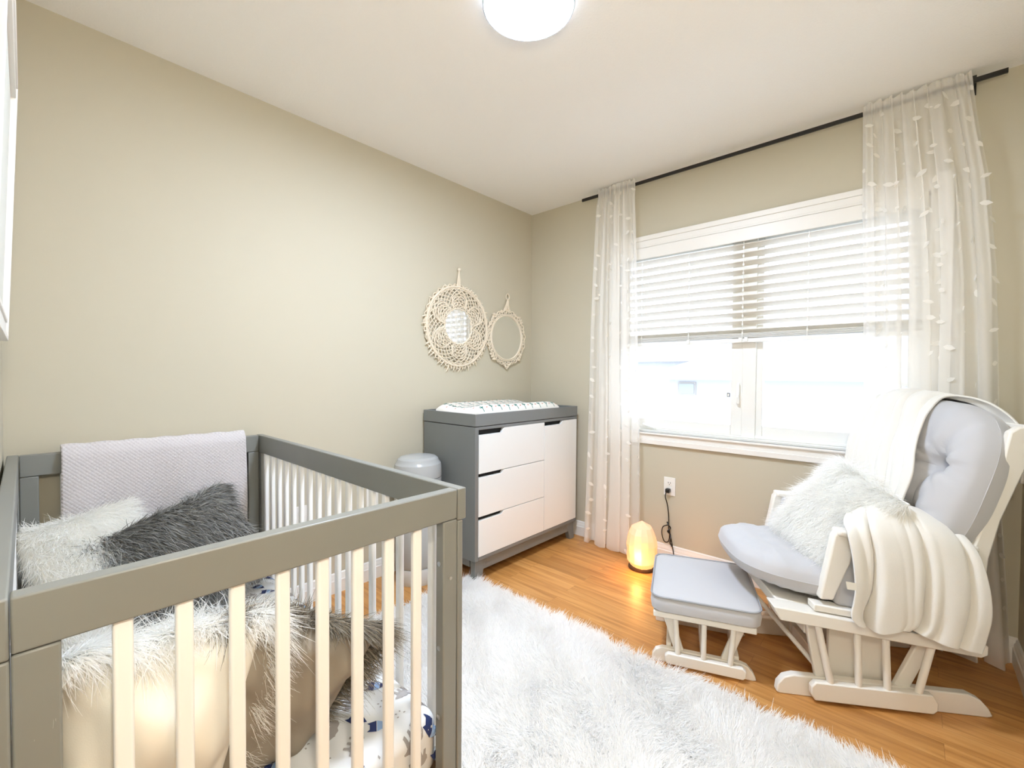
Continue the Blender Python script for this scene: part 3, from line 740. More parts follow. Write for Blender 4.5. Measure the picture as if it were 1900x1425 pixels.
def tray_cloth():
    P = np.zeros((14, 10, 3))
    for i in range(14):
        for j in range(10): P[i, j] = (-.180+.090*i/13, -.44+.13*j/9, .902+.030*math.exp(-((i-5)**2+(j-4)**2)/18)+.004*math.sin(i*1.3+j))
    return MB().grid(P)
o = build(tray_cloth(), 'cloth', 'pad_blue', loc=(-.15, -.35, .9), smooth=80)
b = o.modifiers.new('thick', 'SOLIDIFY'); b.thickness = .004
tag(o, 'small pale blue cloth at the right end of the dresser tray', 'cloth')

# ------------------------------------------------------------------ diaper pail
PC = (-1.222, -.185, 0)
t = thing('diaper_pail', 'round pale grey diaper pail standing between the crib and the dresser', 'diaper pail', PC)
build(MB().lathe([(.118, 0), (.122, .01), (.127, .085), (.126, .092)], PC, 48, 1, .92), 'base', 'pail_light', t)
build(MB().lathe([(.124, .094), (.131, .11), (.134, .35), (.136, .55), (.137, .585)], PC, 48, 1, .92), 'body', 'pail_grey', t)
build(MB().lathe([(.137, .588), (.138, .60), (.1365, .645), (.133, .664), (.126, .672), (.122, .678), (.116, .692), (.102, .702), (.07, .709), (.03, .7115), (.002, .712)], PC, 48, 1, .92), 'lid', 'pail_grey', t, smooth=22)

# ------------------------------------------------------------------ rug
RX0, RX1, RY0, RY1 = -1.935, -1.048, -2.42, -.425
rg = MB(); n_ = 60
P = np.zeros((40, 80, 3)); X, Y = np.meshgrid(np.linspace(RX0, RX1, 40), np.linspace(RY0, RY1, 80), indexing='ij')
P[..., 0] = X; P[..., 1] = Y; P[..., 2] = .010
rg.grid(P); P2 = P.copy(); P2[..., 2] = .001; rg.grid(P2)
rug = build(rg, 'fur_rug', 'white_fur_base', loc=((RX0+RX1)/2, (RY0+RY1)/2, 0)); tag(rug, 'fluffy white fur rug on the floor between crib and glider', 'rug')
NR = 170000
pts = np.stack([RNG.uniform(RX0, RX1, NR), RNG.uniform(RY0, RY1, NR), np.full(NR, .010)], -1)
xy = pts[:, :2]
pts[:, 0] = np.where(xy[:, 0] > RX1-.03, xy[:, 0]+.012*vnoise(xy[:, 1:2], 40, 5), xy[:, 0])
dz = np.stack([vnoise(xy, 9, 1), vnoise(xy, 9, 2), np.zeros(NR)], -1)+.6*np.stack([vnoise(xy, 30, 3), vnoise(xy, 30, 4), np.zeros(NR)], -1)
edge = np.zeros((NR, 3)); edge[:, 0] = np.clip((xy[:, 0]-(RX1-.05))/.05, 0, 1)-np.clip(((RX0+.05)-xy[:, 0])/.05, 0, 1); edge[:, 1] = np.clip((xy[:, 1]-(RY1-.05))/.05, 0, 1)
d = np.array([0, 0, .75])+dz*.55+RNG.normal(size=(NR, 3))*.28+edge*.6; d[:, 2] = np.clip(d[:, 2], .35, None)
fur('pile', 'rug_pile', rug, pts, d, dz*.35+RNG.normal(size=(NR, 3))*.15+np.array([0, 0, -.12])+edge*.25, .045*RNG.uniform(.6, 1.1, NR), .0042, ((RX0+RX1)/2, (RY0+RY1)/2, 0), nseg=3, kind='stuff')

# ------------------------------------------------------------------ salt lamp
SC = (-.215, -1.07, 0)
t = thing('salt_lamp', 'glowing orange rock salt lamp on the floor by the left curtain', 'salt lamp', SC)
build(MB().lathe([(.072, 0), (.080, .004), (.080, .016), (.074, .020)], SC, 32), 'base', 'lamp_base', t)
r = np.random.default_rng(5); ns, nz = 14, 9; P = np.zeros((ns, nz, 3))
prof = [(0.0, .070), (.02, .093), (.09, .100), (.14, .098), (.19, .087), (.225, .070), (.25, .045), (.262, .006)]
for j in range(nz):
    zz = .262*j/(nz-1); rad = np.interp(zz, [p[0] for p in prof], [p[1] for p in prof])
    for i in range(ns):
        a = 2*PI*i/ns; q = np.array([math.cos(a)*2, math.sin(a)*2, zz*14])
        rd = rad*(1+.085*float(vnoise(q[None], 1.0, 3)[0])+.028*r.normal())
        P[i, j] = (SC[0]+rd*math.cos(a)+.012*(zz/.26)**2, SC[1]+rd*.95*math.sin(a)+.01*(zz/.26), .020+zz)
mb = MB().grid(P, wrap_u=True); mb.add([tuple(P[i, -1]) for i in range(ns)], [tuple(range(ns))]); mb.add([tuple(P[i, 0]) for i in range(ns)], [tuple(range(ns))])
build(mb, 'crystal', 'salt_crystal', t, smooth=8)
ll = bpy.data.lights.new('salt_lamp_bulb', 'POINT'); ll.energy = 1.6; ll.color = (1, .45, .12); ll.shadow_soft_size = .03
lo = bpy.data.objects.new('bulb_light', ll); COL.objects.link(lo); lo.parent = t; lo.location = (-.13, -.03, .10)

# ------------------------------------------------------------------ outlets, plug, cord
def outlet(y, z, wall, label, x=0.0):
    t = thing('wall_outlet', label, 'outlet', (x, y, z) if wall == 'right' else (x, 0, z))
    def bx(mb, a0, a1, d0, d1, z0, z1):
        if wall == 'right': mb.box(-d1, -d0, y+a0, y+a1, z+z0, z+z1)
        else: mb.box(x+a0, x+a1, -d1, -d0, z+z0, z+z1)
    mb = MB(); bx(mb, -.037, .037, 0, .006, -.057, .057); pl_ = build(mb, 'cover_plate', 'outlet_white', t, bevel=.002)
    for zz in (.021, -.021):
        mb = MB(); bx(mb, -.017, .017, .006, .0085, zz-.014, zz+.014); s_ = build(mb, 'socket', 'outlet_white', t, bevel=.003)
        mb = MB(); bx(mb, -.008, -.005, .0085, .009, zz-.002, zz+.007); bx(mb, .005, .008, .0085, .009, zz-.002, zz+.007); bx(mb, -.002, .002, .0085, .009, zz-.010, zz-.005)
        build(mb, 'slots', 'dark_gap', s_)
    return t
outlet(-1.147, .474, 'right', 'white wall outlet under the window with a black plug in it')
outlet(0, .465, 'back', 'white wall outlet seen through the crib slats beside the pail', x=-1.405)
outlet(0, .445, 'back', 'white wall outlet on the back wall low behind the crib slats', x=-1.80)
t = thing('power_cord', 'black power cord with knotted loop hanging from the outlet under the window', 'power cord', (-.02, -1.15, .45))
build(MB().box(-.040, -.0095, -1.157, -1.132, .438, .464), 'plug', 'black_metal', t, bevel=.005)
def crom(pts, n=8):
    P = [np.array(p, float) for p in pts]; P = [2*P[0]-P[1]]+P+[2*P[-1]-P[-2]]; out = []
    for i in range(1, len(P)-2):
        for k in range(n):
            s_ = k/n; out.append(.5*((2*P[i])+(-P[i-1]+P[i+1])*s_+(2*P[i-1]-5*P[i]+4*P[i+1]-P[i+2])*s_**2+(-P[i-1]+3*P[i]-3*P[i+1]+P[i+2])*s_**3))
    out.append(P[-2]); return [tuple(p) for p in out]
mb = MB().tube(crom([(-.035, -1.138, .440), (-.030, -1.132, .41), (-.018, -1.140, .36), (-.012, -1.146, .30), (-.012, -1.148, .245), (-.016, -1.150, .20), (-.014, -1.162, .16), (-.016, -1.176, .10), (-.019, -1.190, .03), (-.02, -1.20, .004), (-.06, -1.16, .003), (-.10, -1.12, .003), (-.135, -1.09, .008)]), .0032, 8)
mb.tube(crom([(-.016, -1.150, .235), (-.020, -1.115, .215), (-.020, -1.108, .17), (-.020, -1.125, .125), (-.020, -1.150, .13), (-.018, -1.158, .17), (-.018, -1.156, .21)]), .0032, 8)
mb.tube(crom([(-.016, -1.140, .25), (-.026, -1.152, .235), (-.014, -1.160, .215), (-.026, -1.148, .195), (-.012, -1.158, .175), (-.026, -1.168, .150), (-.016, -1.160, .125), (-.024, -1.176, .105)]), .0042, 8)
build(mb, 'cord', 'black_metal', t)

# ------------------------------------------------------------------ macrame mirrors
def circ(c, r_, y, n=64, wob=0, k=0): return [(c[0]+(r_+wob*math.sin(k*2*PI*i/n))*math.cos(2*PI*i/n), y, c[1]+(r_+wob*math.sin(k*2*PI*i/n))*math.sin(2*PI*i/n)) for i in range(n)]
def macrame_big():
    c = (-.778, 1.490); Ro, Ri = .262, .112
    t = thing('macrame_mirror', 'large round crocheted macrame wall mirror with a small centre glass', 'mirror', (c[0], 0, c[1]))
    build(MB().add(circ(c, .116, -.017), [tuple(range(64))]).tube(circ(c, .114, -.016), .003, 6, closed=True), 'glass', 'mirror_glass', t)
    build(MB().tube(circ(c, Ro, -.018, 96), .0075, 8, closed=True), 'hoop', 'rope', t)
    mb = MB().tube(circ(c, .118, -.019, 64, .002, 18), .006, 6, closed=True).tube(circ(c, .250, -.018, 96, .003, 36), .004, 5, closed=True)
    def ring_r(phi, frac):  # petal boundaries: the fan tips reach outwards at six places
        return frac
    nst = 34
    for sgn in (1, -1):
        for k in range(nst):
            a0 = 2*PI*k/nst; pts = []
            for i in range(11):
                f_ = i/10; rr_ = .122+(.254-.122)*f_; a = a0+sgn*f_*.85
                pts.append((c[0]+rr_*math.cos(a), -.022-.003*math.sin(i*1.9+k), c[1]+rr_*math.sin(a)))
            mb.tube(pts, .0035, 5)
    for p in range(6):     # six dense fans
        ac = p*PI/3+PI/6
        for q in range(6):
            sp_ = .10+.052*q; rr_ = .128+.0145*q; pts = []
            for i in range(15):
                s_ = -1+2*i/14; a = ac+s_*.46*(1-.015*q); R_ = .122+(.018+.019*q)*math.sqrt(max(0, 1-(s_*.98)**2)) ; pts.append((c[0]+R_*math.cos(a), -.026, c[1]+R_*math.sin(a)))
            mb.tube(pts, .0034, 5)
    build(mb, 'crochet_lace', 'rope', t, smooth=70)
    mb = MB(); r_ = random.Random(2)
    for k in range(70):   # picot and short fringe outside the hoop
        a = 2*PI*k/70; ln = r_.uniform(.006, .018); R_ = Ro+.006
        if math.sin(a) < -.25: ln += r_.uniform(0, .022)
        p0 = Vector((c[0]+R_*math.cos(a), -.014, c[1]+R_*math.sin(a))); o_ = Vector((math.cos(a), 0, math.sin(a)))
        e_ = p0+o_*ln+Vector((r_.uniform(-.014, .014), 0, r_.uniform(-.018, .004))); mb.tube([p0, p0+o_*ln*.5+Vector((0, -.006, 0)), e_], [.0055, .005, .003], 5)
    mb.tube(circ(c, Ro+.013, -.012, 140, .006, 35), .004, 5, closed=True)
    build(mb, 'fringe', 'rope', t, smooth=70)
    mb = MB()
    for k in range(6): mb.tube([(c[0]-.012+.005*k, -.012-.003*(k % 2), c[1]+Ro), (c[0]-.006+.004*k, -.014, c[1]+Ro+.05), (c[0]+.004+.003*math.sin(k*2), -.014, c[1]+Ro+.115+.006*math.sin(k*3))], .0042, 5)
    mb.sphere((c[0]+.006, -.014, c[1]+Ro+.118), .013, 6)
    build(mb, 'hanging_loop', 'rope', t, smooth=70)
macrame_big()
def macrame_small():
    c = (-.302, 1.447)
    t = thing('macrame_mirror', 'smaller macrame wall mirror with scalloped rope rim, right of the crocheted one', 'mirror', (c[0], 0, c[1]))
    build(MB().add(circ(c, .164, -.015), [tuple(range(64))]), 'glass', 'mirror_glass', t)
    mb = MB().tube(circ(c, .165, -.017), .006, 8, closed=True).tube(circ(c, .175, -.016, 96, .002, 24), .005, 6, closed=True)
    for k in range(2): mb.tube(circ(c, .195+.003*k, -.014-.004*k, 160, .009*(1 if k else -1), 16), .005, 6, closed=True)
    r_ = random.Random(5)
    for k in range(48):
        a = 2*PI*k/48; mb.tube([(c[0]+.172*math.cos(a), -.014, c[1]+.172*math.sin(a)), (c[0]+.19*math.cos(a+.05), -.020, c[1]+.19*math.sin(a+.05)), (c[0]+(.205+.006*math.sin(k))*math.cos(a+.02), -.012, c[1]+(.205+.006*math.sin(k))*math.sin(a+.02))], .0042, 5)
    for a in (PI/2, -PI/2, PI/4, 3*PI/4, -PI/4, -3*PI/4):
        for q in range(5): mb.sphere((c[0]+(.205+.008*math.cos(q))*math.cos(a+.06*(q-2)), -.016, c[1]+(.205+.012*(2-abs(q-2)))*math.sin(a+.06*(q-2))), .010, 5)
    build(mb, 'rope_rim', 'rope', t, smooth=70)
    mb = MB()
    for k in range(4): mb.tube([(c[0]-.035+.022*k, -.014, c[1]+.20), (c[0]-.01+.008*k, -.016, c[1]+.245), (c[0]+.008+.003*k, -.014, c[1]+.29)], .004, 5)
    mb.tube([(c[0]+.008+.018*math.cos(q*PI/5), -.014, c[1]+.305+.022*math.sin(q*PI/5)) for q in range(10)], .005, 6, closed=True)
    build(mb, 'hanging_loop', 'rope', t, smooth=70)
macrame_small()

# ------------------------------------------------------------------ glider (local frame: x front->back, y towards the window, z up)
GO = (-.854, -1.924); GA = math.atan2(-.845, .535)
gt = thing('glider_chair', 'white glider chair with grey cushions in front of the window', 'glider', (*GO, 0), GA)
TS = .105     # the swinging seat is tipped back
def tz(s_, z): return z-TS*s_
def seatprism(mb, poly, w0, w1): mb.prism([(s_, tz(s_, z)) for s_, z in poly], 1, w0, w1) if False else mb.add(
    [(s_, w, tz(s_, z)) for w in (w0, w1) for s_, z in poly], [tuple(range(len(poly))), tuple(range(2*len(poly)-1, len(poly)-1, -1))]+[(i, (i+1) % len(poly), (i+1) % len(poly)+len(poly), i+len(poly)) for i in range(len(poly))])
def gb(mb, name, matn='glider_white', bevel=.004, par=None, **k): return build(mb, name, matn, par or gt, bevel=bevel, local=True, **k)
def side(wt, sg, w):
    """one side of the glider; sg=-1 near side (outside is -w)"""
    T = lambda a, b_: (w+sg*a, w+sg*b_)
    prof = [(-.012, .004), (0, 0), (.655, 0), (.672, .006), (.660, .030), (.635, .058), (.60, .074), (.045, .074), (.012, .062), (-.008, .035)]
    mb = MB().prism([(s_, z) for s_, z in prof], 1, *sorted(T(-.018, .012))); gb(mb, 'floor_runner')
    pp = [(.100, .012), (.470, .012), (.484, .026), (.484, .052), (.468, .078), (.102, .078), (.088, .060), (.088, .034)]
    gb(MB().prism(pp, 1, *sorted(T(.022, .048))), 'swing_plate')
    for sb, st in ((.155, .105), (.245, .235), (.335, .325), (.430, .470)):
        gb(MB().tube([(sb, w+sg*.035, .075), (st, wt+sg*.035, tz(st, .310))], .0115, 12), 'spindle', bevel=0)
    gb(MB().board((.145, w-sg*.006, .06), (.105, w-sg*.006, .285), .046, .020, (1, 0, 0)), 'swing_leg')
    gb(MB().board((.395, w-sg*.006, .06), (.480, w-sg*.006, .255), .046, .020, (1, 0, 0)), 'swing_leg')
    w = wt
    mb = MB(); seatprism(mb, [(-.035, .318), (-.020, .292), (.60, .292), (.62, .305), (.62, .336), (.0, .338), (-.045, .338)], *sorted(T(-.018, .055))); gb(mb, 'seat_rail')
    mb = MB(); seatprism(mb, [(.095, .341), (.56, .341), (.56, .366), (.095, .366)], *sorted(T(-.012, .038))); gb(mb, 'arm_base')
    # curved arm post
    L_ = [(.118, .366), (.128, .43), (.142, .50), (.152, .555), (.160, .60)]; R_ = [(.198, .622), (.222, .600), (.226, .565), (.214, .50), (.186, .43), (.162, .366)]
    mb = MB(); mb.add([(s_, ww, z+.004) for ww in sorted(T(-.006, .030)) for s_, z in L_+[(.172, .618)]+R_], [tuple(range(12)), tuple(range(23, 11, -1))]+[(i, (i+1) % 12, (i+1) % 12+12, i+12) for i in range(12)])
    gb(mb, 'arm_post', bevel=.007, seg=3)
    mb = MB(); seatprism(mb, [(.17, .622), (.60, .640), (.60, .662), (.17, .645)], *sorted(T(-.016, .040))); gb(mb, 'arm_rest', bevel=.008)
    mb = MB(); seatprism(mb, [(.175, .366), (.58, .366), (.60, .64), (.19, .625)], *sorted(T(-.028, .018))); gb(mb, 'arm_pad', 'grey_fabric', bevel=.012)
side(0, -1, 0); side(.50, 1, .40)
gb(MB().box(.185, .210, .055, .345, .020, .075), 'cross_board')
gb(MB().box(.09, .11, .02, .48, .215, .265), 'cross_board')
gb(MB().box(.47, .49, .02, .48, .18, .23), 'cross_board')
for w_ in (.034, .346): gb(MB().box(.180, .365, w_, w_+.020, .012, .270), 'centre_upright')
gb(MB().tube([(-.03, .30, .27), (.13, .03, .10)], .009, 10), 'brace', bevel=0)
mb = MB(); seatprism(mb, [(-.01, .300), (.56, .300), (.56, .338), (-.01, .338)], .02, .48); gb(mb, 'seat_deck', 'glider_white')

def puff(name, x0, x1, y0, y1, t, n=48, m=48, pw=.30, tufts=(), grooves=(), frame=None, matn='grey_fabric', par=None, corner=.18, seed=1, pleat=0):
    """plump tufted cushion in its own u,v plane; frame(u,v,h)->local point"""
    mb = MB(); g = np.linspace(-1, 1, n); g = .45*np.sin(g*PI/2)+.55*g; h_ = np.linspace(-1, 1, m); h_ = .45*np.sin(h_*PI/2)+.55*h_
    for sd in (1, -1):
        P = np.zeros((n, m, 3))
        for i, a in enumerate(g):
            for j, b_ in enumerate(h_):
                # squircle outline
                ma = max(abs(a), abs(b_)); le = (abs(a)**3.2+abs(b_)**3.2)**(1/3.2) or 1; k = ma/le if ma else 1
                A_, B_ = a*k, b_*k; d_ = min(1, ma)
                hh = (1-d_**6)**.42 if d_ < 1 else 0
                x = (x0+x1)/2+A_*(x1-x0)/2; y = (y0+y1)/2+B_*(y1-y0)/2
                T_ = t/2*hh*(.80+.20*math.cos(a*1.3)*math.cos(b_*1.3))
                if sd > 0:
                    for (tx, ty, dp, rad) in tufts:
                        q = math.hypot(x-tx, y-ty); T_ -= dp*math.exp(-(q/rad)**1.2)
                        an = math.atan2(y-ty, x-tx); T_ -= dp*.28*math.exp(-(q/(rad*2.6))**2)*(math.cos(an*5+tx*9)**8)
                    for (gx, gy, hx_, hy_, dp, wd_) in grooves:
                        ex, ey = hx_-gx, hy_-gy; tt_ = max(0, min(1, ((x-gx)*ex+(y-gy)*ey)/(ex*ex+ey*ey))); q = math.hypot(x-gx-ex*tt_, y-gy-ey*tt_)
                        T_ -= dp*(1-.75*tt_)*math.exp(-(q/(wd_*2))**1.5)
                    T_ += .004*math.sin(7*x*9+ty_seed(seed))*hh*math.cos(b_*3)
                if pleat:
                    T_ += pleat*math.sin(30*a+9*b_)**3*max(0, d_-.55)*2*hh
                P[i, j] = frame(x, y, sd*T_)
        mb.grid(P)
    rim = []
    for q in range(80):
        an = 2*PI*q/80; a, b_ = math.cos(an), math.sin(an); k = 1/((abs(a)**3.2+abs(b_)**3.2)**(1/3.2))
        rim.append(frame((x0+x1)/2+a*k*(x1-x0)/2*.995, (y0+y1)/2+b_*k*(y1-y0)/2*.995, 0))
    o = build(mb, name, matn, par, local=True, smooth=60)
    build(MB().tube(rim, .0024, 6, closed=True), 'piping', matn, o, local=True)
    return o
def ty_seed(s_): return s_*1.7
# seat cushion: u = s, v = w
def seat_fr(s_, w, h_):
    return (s_, w, tz(s_, .415)+h_+.012*math.cos((s_+.1)*4))
puff('seat_cushion', -.125, .46, -.005, .515, .150, frame=seat_fr, par=gt, tufts=[(.15, .14, .014, .05), (.15, .36, .014, .05), (.02, .25, .006, .05)], seed=2, pleat=.004)
# back cushion: v = height along the lean, u = w
LEAN = .33
def back_fr(w, q, h_):   # q = distance up the lean from z=.50
    nx, nz_ = -math.cos(math.atan(LEAN)), math.sin(math.atan(LEAN))
    return (.515+q*math.sin(math.atan(LEAN))+nx*h_, w, .505+q*math.cos(math.atan(LEAN))+nz_*h_)
puff('back_cushion', -.045, .635, -.02, .600, .25, frame=back_fr, par=gt, n=72, m=72,
     tufts=[(.085, .345, .060, .035), (.30, .345, .055, .035), (.52, .345, .055, .035), (.12, .15, .050, .035), (.30, .13, .05, .035), (.50, .15, .05, .035)],
     grooves=[(.085, .345, -.03, .325, .020, .010), (.085, .345, .02, .47, .016, .010), (.085, .40, .0, .56, .016, .010), (.085, .345, .12, .15, .018, .011),
              (.12, .15, .0, .12, .012, .009), (.12, .15, .02, .05, .012, .008), (.52, .345, .61, .36, .016, .009), (.52, .345, .59, .45, .016, .009), (.52, .345, .60, .27, .014, .009), (.52, .345, .50, .15, .016, .010),
              (.30, .345, .30, .13, .016, .010), (.085, .345, .30, .345, .014, .010), (.30, .345, .52, .345, .014, .010), (.30, .345, .30, .56, .014, .010)], seed=3)
# wooden back frame: winged side posts and slats
OUT = [(.545, .40), (.560, .50), (.585, .60), (.640, .78), (.668, .93), (.680, .990), (.705, 1.008), (.748, 1.010), (.772, .985), (.768, .945), (.738, .903), (.700, .80), (.660, .69), (.630, .56), (.612, .40)]
for w0, w1 in ((-.035, -.008), (.528, .555)):
    gb(MB().prism(OUT, 1, w0, w1), 'back_post', bevel=.006)
mb = MB()
for k in range(5):
    ww = .06+.10*k; mb.board((.625, ww, .45), (.775, ww, .98), .03, .012, (0, 1, 0))
gb(mb, 'back_slats'); gb(MB().board((.765, -.01, .985), (.765, .53, .985), .05, .022, (.3, 0, 1)), 'top_rail'); gb(MB().board((.612, -.01, .43), (.612, .53, .43), .05, .022, (.3, 0, 1)), 'lower_rail')

# ottoman
OA = Vector((.369, -.930, 0)).normalized(); oa = math.atan2(OA.y, OA.x)
ot = thing('glider_ottoman', 'small white ottoman with grey cushion in front of the glider', 'ottoman', (-.986, -1.494, 0), oa)
def ob(mb, name, matn='glider_white', bevel=.004, **k): return build(mb, name, matn, ot, bevel=bevel, local=True, **k)
for w, sg in ((0, -1), (.31, 1)):
    T = lambda a, b_: sorted((w+sg*a, w+sg*b_))
    ob(MB().prism([(-.004, .004), (0, 0), (.365, 0), (.378, .004), (.366, .030), (.345, .052), (.325, .058), (.035, .058), (.008, .045), (-.004, .022)], 1, *T(-.012, .012)), 'floor_runner')
    ob(MB().prism([(.055, .012), (.330, .012), (.340, .024), (.340, .045), (.328, .056), (.058, .056), (.046, .044), (.046, .022)], 1, *T(.020, .042)), 'swing_plate')
    for sb, st in ((.095, .085), (.19, .19), (.285, .295)): ob(MB().tube([(sb, w+sg*.030, .055), (st, w+sg*.030, .200)], .010, 12), 'spindle', bevel=0)
    ob(MB().board((.100, w-sg*.004, .05), (.050, w-sg*.004, .205), .036, .018, (1, 0, 0)), 'swing_leg')
    ob(MB().board((.270, w-sg*.004, .05), (.325, w-sg*.004, .205), .036, .018, (1, 0, 0)), 'swing_leg')
    ob(MB().box(0.0, .372, *T(-.012, .046), .198, .222), 'top_rail')
ob(MB().box(.05, .07, .01, .30, .02, .07).box(.30, .32, .01, .30, .02, .07).box(.18, .20, .0, .31, .04, .10), 'cross_board')
ob(MB().board((.115, .30, .02), (.115, .30, .2), .06, .015, (1, 0, 0)).board((.25, .30, .02), (.25, .30, .2), .06, .015, (1, 0, 0)), 'back_plate')
# boxed cushion
def boxed(x0, x1, y0, y1, z0, z1, r_, n=10):
    def outline(ins):
        pts = []
        for cx, cy, a0 in ((x1-r_, y1-r_, 0), (x0+r_, y1-r_, PI/2), (x0+r_, y0+r_, PI), (x1-r_, y0+r_, 3*PI/2)):
            for k in range(n): a = a0+PI/2*k/(n-1); pts.append((cx+(r_-ins)*math.cos(a), cy+(r_-ins)*math.sin(a)))
        return pts
    lv = [(.010, z0), (.0, z0+.006), (-.004, (z0+z1)/2), (0, z1-.008), (.006, z1-.002)]
    mb = MB(); L_ = []
    for ins, z in lv: L_.append([(p[0], p[1], z) for p in outline(ins)])
    cx, cy = (x0+x1)/2, (y0+y1)/2; base = outline(.006)
    for k in range(1, 8):
        f_ = k/8; zz = z1-.002+.016*(1-(1-f_)**2.4); L_.append([(cx+(p[0]-cx)*(1-f_), cy+(p[1]-cy)*(1-f_), zz) for p in base])
    A = np.array(L_).transpose(1, 0, 2); mb.grid(A, wrap_u=True); nn = A.shape[0]; mb.add([tuple(A[i, 0]) for i in range(nn)], [tuple(range(nn))]); mb.add([tuple(A[i, -1]) for i in range(nn)], [tuple(range(nn))])
    return mb, outline(-.002), outline(-.001)
mb, top_o, bot_o = boxed(-.008, .388, -.058, .395, .224, .290, .045)
oc = build(mb, 'cushion', 'grey_fabric', ot, local=True, smooth=50)
build(MB().tube([(x, y, .287) for x, y in top_o], .0035, 6, closed=True), 'piping', 'grey_piping', oc, local=True)

# white fur pillow on the glider
def G(s_, w, z): return Vector((GO[0]+.535*s_+.845*w, GO[1]-.845*s_+.535*w, z))
def GD(s_, w, z): return Vector((.535*s_+.845*w, -.845*s_+.535*w, z))
cushion('fur_pillow', 'long haired white fur pillow leaning on the glider back', 'pillow', G(.285, .215, .605), GD(-.80, -.12, .55), GD(.52, -.16, .80), .40, .40, .16, ['white_fur_base'], 4,
        ('white_fur', 30000, .062, .0022, (.66, .06, .28), .22, GD(-.5, -.1, -.6)))

# fleece throw: one panel over the back, one over the near arm
def cr_surface(rows, nu, nv, fold, nf, ph=0.0, seed=1, ax=(0, 0, 1)):
    Rr = np.array(rows, float); m_, n0, _ = Rr.shape
    def interp(A, k):
        out = []; n_ = len(A); A2 = np.concatenate([[2*A[0]-A[1]], A, [2*A[-1]-A[-2]]])
        for t_ in np.linspace(0, n_-1, k):
            i = min(int(t_), n_-2); s_ = t_-i; a, b_, c_, d_ = A2[i], A2[i+1], A2[i+2], A2[i+3]
            out.append(.5*(2*b_+(-a+c_)*s_+(2*a-5*b_+4*c_-d_)*s_**2+(-a+3*b_-3*c_+d_)*s_**3))
        return np.array(out)
    A = interp(Rr, nv); A = np.array([interp(a, nu) for a in A])           # nv x nu x 3
    du = np.gradient(A, axis=1); dv = np.gradient(A, axis=0); nn = np.cross(du, dv); nn /= np.linalg.norm(nn, axis=-1, keepdims=True)+1e-9
    u = np.linspace(0, 1, nu)[None, :]; v = np.linspace(0, 1, nv)[:, None]
    amp = np.interp(v, np.linspace(0, 1, len(fold)), fold)
    w_ = np.sin(2*PI*nf*u+ph+1.3*np.sin(3*v+seed)+1.9*np.sin(5.1*u+seed))*(.65+.5*np.sin(7*u+2.6*v+seed))+.30*np.sin(2*PI*nf*2.3*u+seed+2.5*v)*np.sin(4*v+3*u)
    rg_ = np.random.default_rng(seed*7); w_ = 0*u*v; cs = (np.arange(int(nf*2))+rg_.uniform(.15, .85, int(nf*2)))/int(nf*2)
    for k, c_ in enumerate(cs):
        wd_ = rg_.uniform(.022, .050); hh_ = rg_.uniform(.5, 1.5); dr = rg_.uniform(-.10, .10); p_ = rg_.uniform(0, 6)
        q = (u-c_-dr*v-.025*np.sin(4*v+p_))/wd_; w_ = w_+hh_*np.exp(-np.abs(q)**1.6)*(.55+.45*np.sin(2.6*v+p_))*1.5
    return A+nn*(amp*w_)[..., None]
tb = MB()
# rows run from behind the back, over the top, down the front (each row from the far/left edge to the near/right edge)
rowsA = [[(.795, w_, .80) for w_ in (.46, .36, .26, .16, .06)],
         [(.790, w_, .97) for w_ in (.50, .39, .28, .17, .05)],
         [(.735, w_, 1.075) for w_ in (.55, .44, .33, .22, .11)],
         [(.655, w_, z_) for w_, z_ in ((.575, 1.09), (.48, 1.115), (.38, 1.12), (.285, 1.115), (.19, 1.10))],
         [(.575, w_, z_) for w_, z_ in ((.57, 1.05), (.475, 1.075), (.37, 1.085), (.27, 1.075), (.165, 1.045))],
         [(.525, w_, .975) for w_ in (.545, .45, .345, .24, .135)],
         [(.485, w_, .90) for w_ in (.52, .43, .32, .215, .10)],
         [(.455, w_, .82) for w_ in (.49, .40, .30, .185, .065)],
         [(.435, w_, .74) for w_ in (.46, .37, .27, .17, .07)],
         [(.415, w_, .66) for w_ in (.42, .33, .25, .16, .08)],
         [(.39, w_, .58) for w_ in (.38, .30, .23, .16, .09)]]
fa = cr_surface(rowsA, 120, 110, [.005, .005, .006, .008, .009, .010, .011, .011, .012, .012, .012], 4.5, .5, 2)
tb.grid(fa)
rowsB = [[(.36, .30, .53), (.40, .29, .55), (.43, .28, .56), (.47, .27, .57), (.50, .26, .57)],
         [(.31, .20, .60), (.36, .19, .62), (.41, .18, .63), (.45, .17, .63), (.50, .16, .62)],
         [(.26, .09, .655), (.32, .09, .69), (.40, .09, .70), (.47, .09, .69), (.53, .08, .66)],
         [(.20, -.005, .650), (.28, -.005, .690), (.37, .0, .70), (.46, .0, .685), (.55, -.005, .645)],
         [(.185, -.060, .625), (.27, -.062, .645), (.37, -.064, .645), (.47, -.066, .635), (.57, -.066, .59)],
         [(.190, -.085, .55), (.28, -.088, .56), (.38, -.09, .55), (.48, -.092, .54), (.585, -.09, .50)],
         [(.195, -.095, .44), (.285, -.098, .44), (.38, -.10, .43), (.48, -.105, .43), (.590, -.10, .40)],
         [(.185, -.095, .355), (.275, -.098, .345), (.38, -.10, .35), (.47, -.105, .33), (.575, -.10, .31)],
         [(.205, -.095, .320), (.275, -.098, .300), (.36, -.10, .318), (.46, -.105, .285), (.565, -.10, .268)]]
fb = cr_surface(rowsB, 130, 110, [.003, .004, .006, .007, .009, .012, .015, .018, .018], 3.6, 2.2, 5)
tb.grid(fb)
tb.v = [tuple(G(*p)) for p in tb.v]
o = build(tb, 'throw_blanket', 'fleece', loc=G(.4, .1, .6), smooth=80)
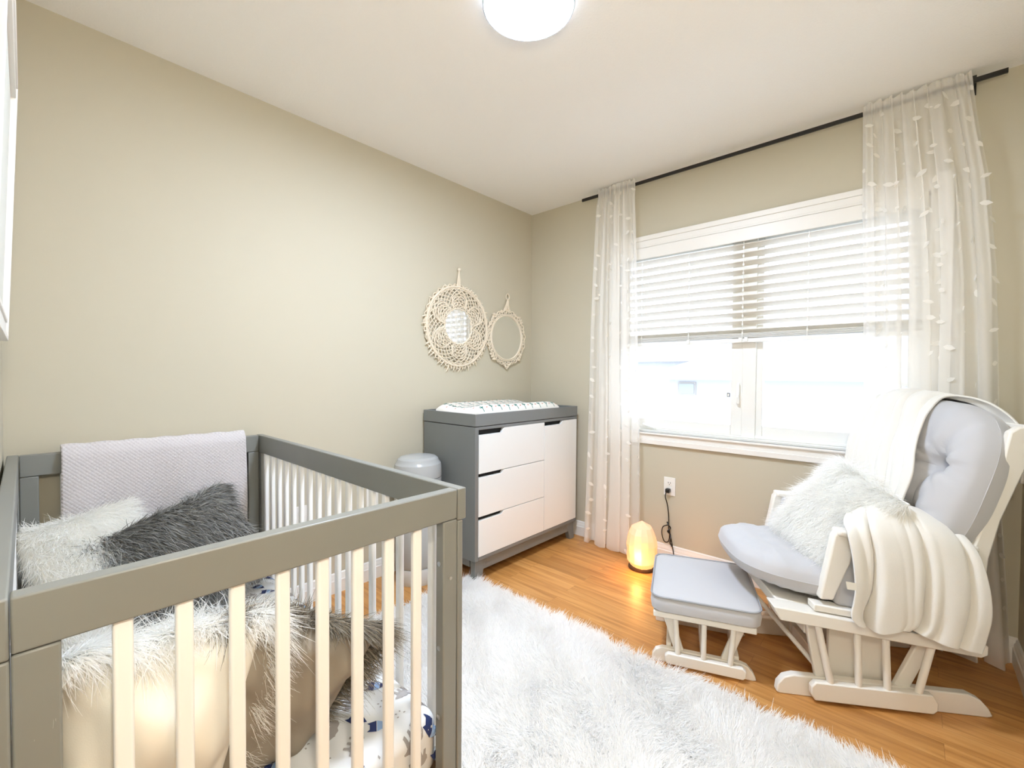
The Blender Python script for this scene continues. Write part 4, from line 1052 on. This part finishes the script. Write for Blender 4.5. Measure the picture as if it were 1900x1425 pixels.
b = o.modifiers.new('thick', 'SOLIDIFY'); b.thickness = .007; b.offset = 0
tag(o, 'cream fleece throw blanket draped over the glider back and near arm', 'blanket')
build(MB().add([tuple(G(.193, -.103, .47)), tuple(G(.160, -.105, .475)), tuple(G(.165, -.105, .448)), tuple(G(.196, -.103, .445))], [(0, 1, 2, 3)]), 'care_tag', 'outlet_white', o)

# ------------------------------------------------------------------ outside
struct(build(MB().box(3, 60, -40, 40, -3.2, -3.0), 'ground', 'snow_ground'))
def hip_house(name, label, x0, x1, y0, y1, ze, p, zg=-3.0):
    t = thing(name, label, 'house', ((x0+x1)/2, (y0+y1)/2, zg))
    o_ = .35
    build(MB().box(x0+o_, x1-o_, y0+o_, y1-o_, zg, ze), 'walls', 'house_siding', t)
    hw = min(x1-x0, y1-y0)/2; xm = (x0+x1)/2; mb = MB()
    r0, r1 = (xm, y0+hw, ze+p*hw), (xm, y1-hw, ze+p*hw)
    mb.add([(x0,y0,ze),(x1,y0,ze),(x1,y1,ze),(x0,y1,ze), r0, r1, (x0,y0,ze-.16),(x1,y0,ze-.16),(x1,y1,ze-.16),(x0,y1,ze-.16)], [(0,1,4),(1,2,5,4),(2,3,5),(3,0,4,5),(6,7,8,9)])
    build(mb, 'roof', 'house_roof', t, flat=True)
    build(MB().box(x0-.03, x0, y0, y1, ze-.16, ze).box(x1, x1+.03, y0, y1, ze-.16, ze).box(x0, x1, y0-.03, y0, ze-.16, ze).box(x0, x1, y1, y1+.03, ze-.16, ze), 'gutter', 'house_trim', t)
    return t
h = hip_house('neighbour_house', 'pale neighbouring house with hip roof seen through the left window pane', 8.0, 17.0, -9.0, 2.72, 1.243, .42)
f = build(MB().box(8.32, 8.35, 1.68, 2.12, .70, 1.02), 'window', 'house_trim', h)
build(MB().box(8.30, 8.32, 1.72, 2.08, .74, .98), 'pane', 'house_glass', f)
h = hip_house('neighbour_house', 'pale neighbouring house farther off with roof sloping down, left in the window', 17.5, 26.0, 2.2, 14.0, 2.0, .36)
f = build(MB().box(17.82, 17.85, 5.2, 6.2, .2, 1.2), 'window', 'house_trim', h)
build(MB().box(17.80, 17.82, 5.26, 6.14, .26, 1.14), 'pane', 'house_glass', f)
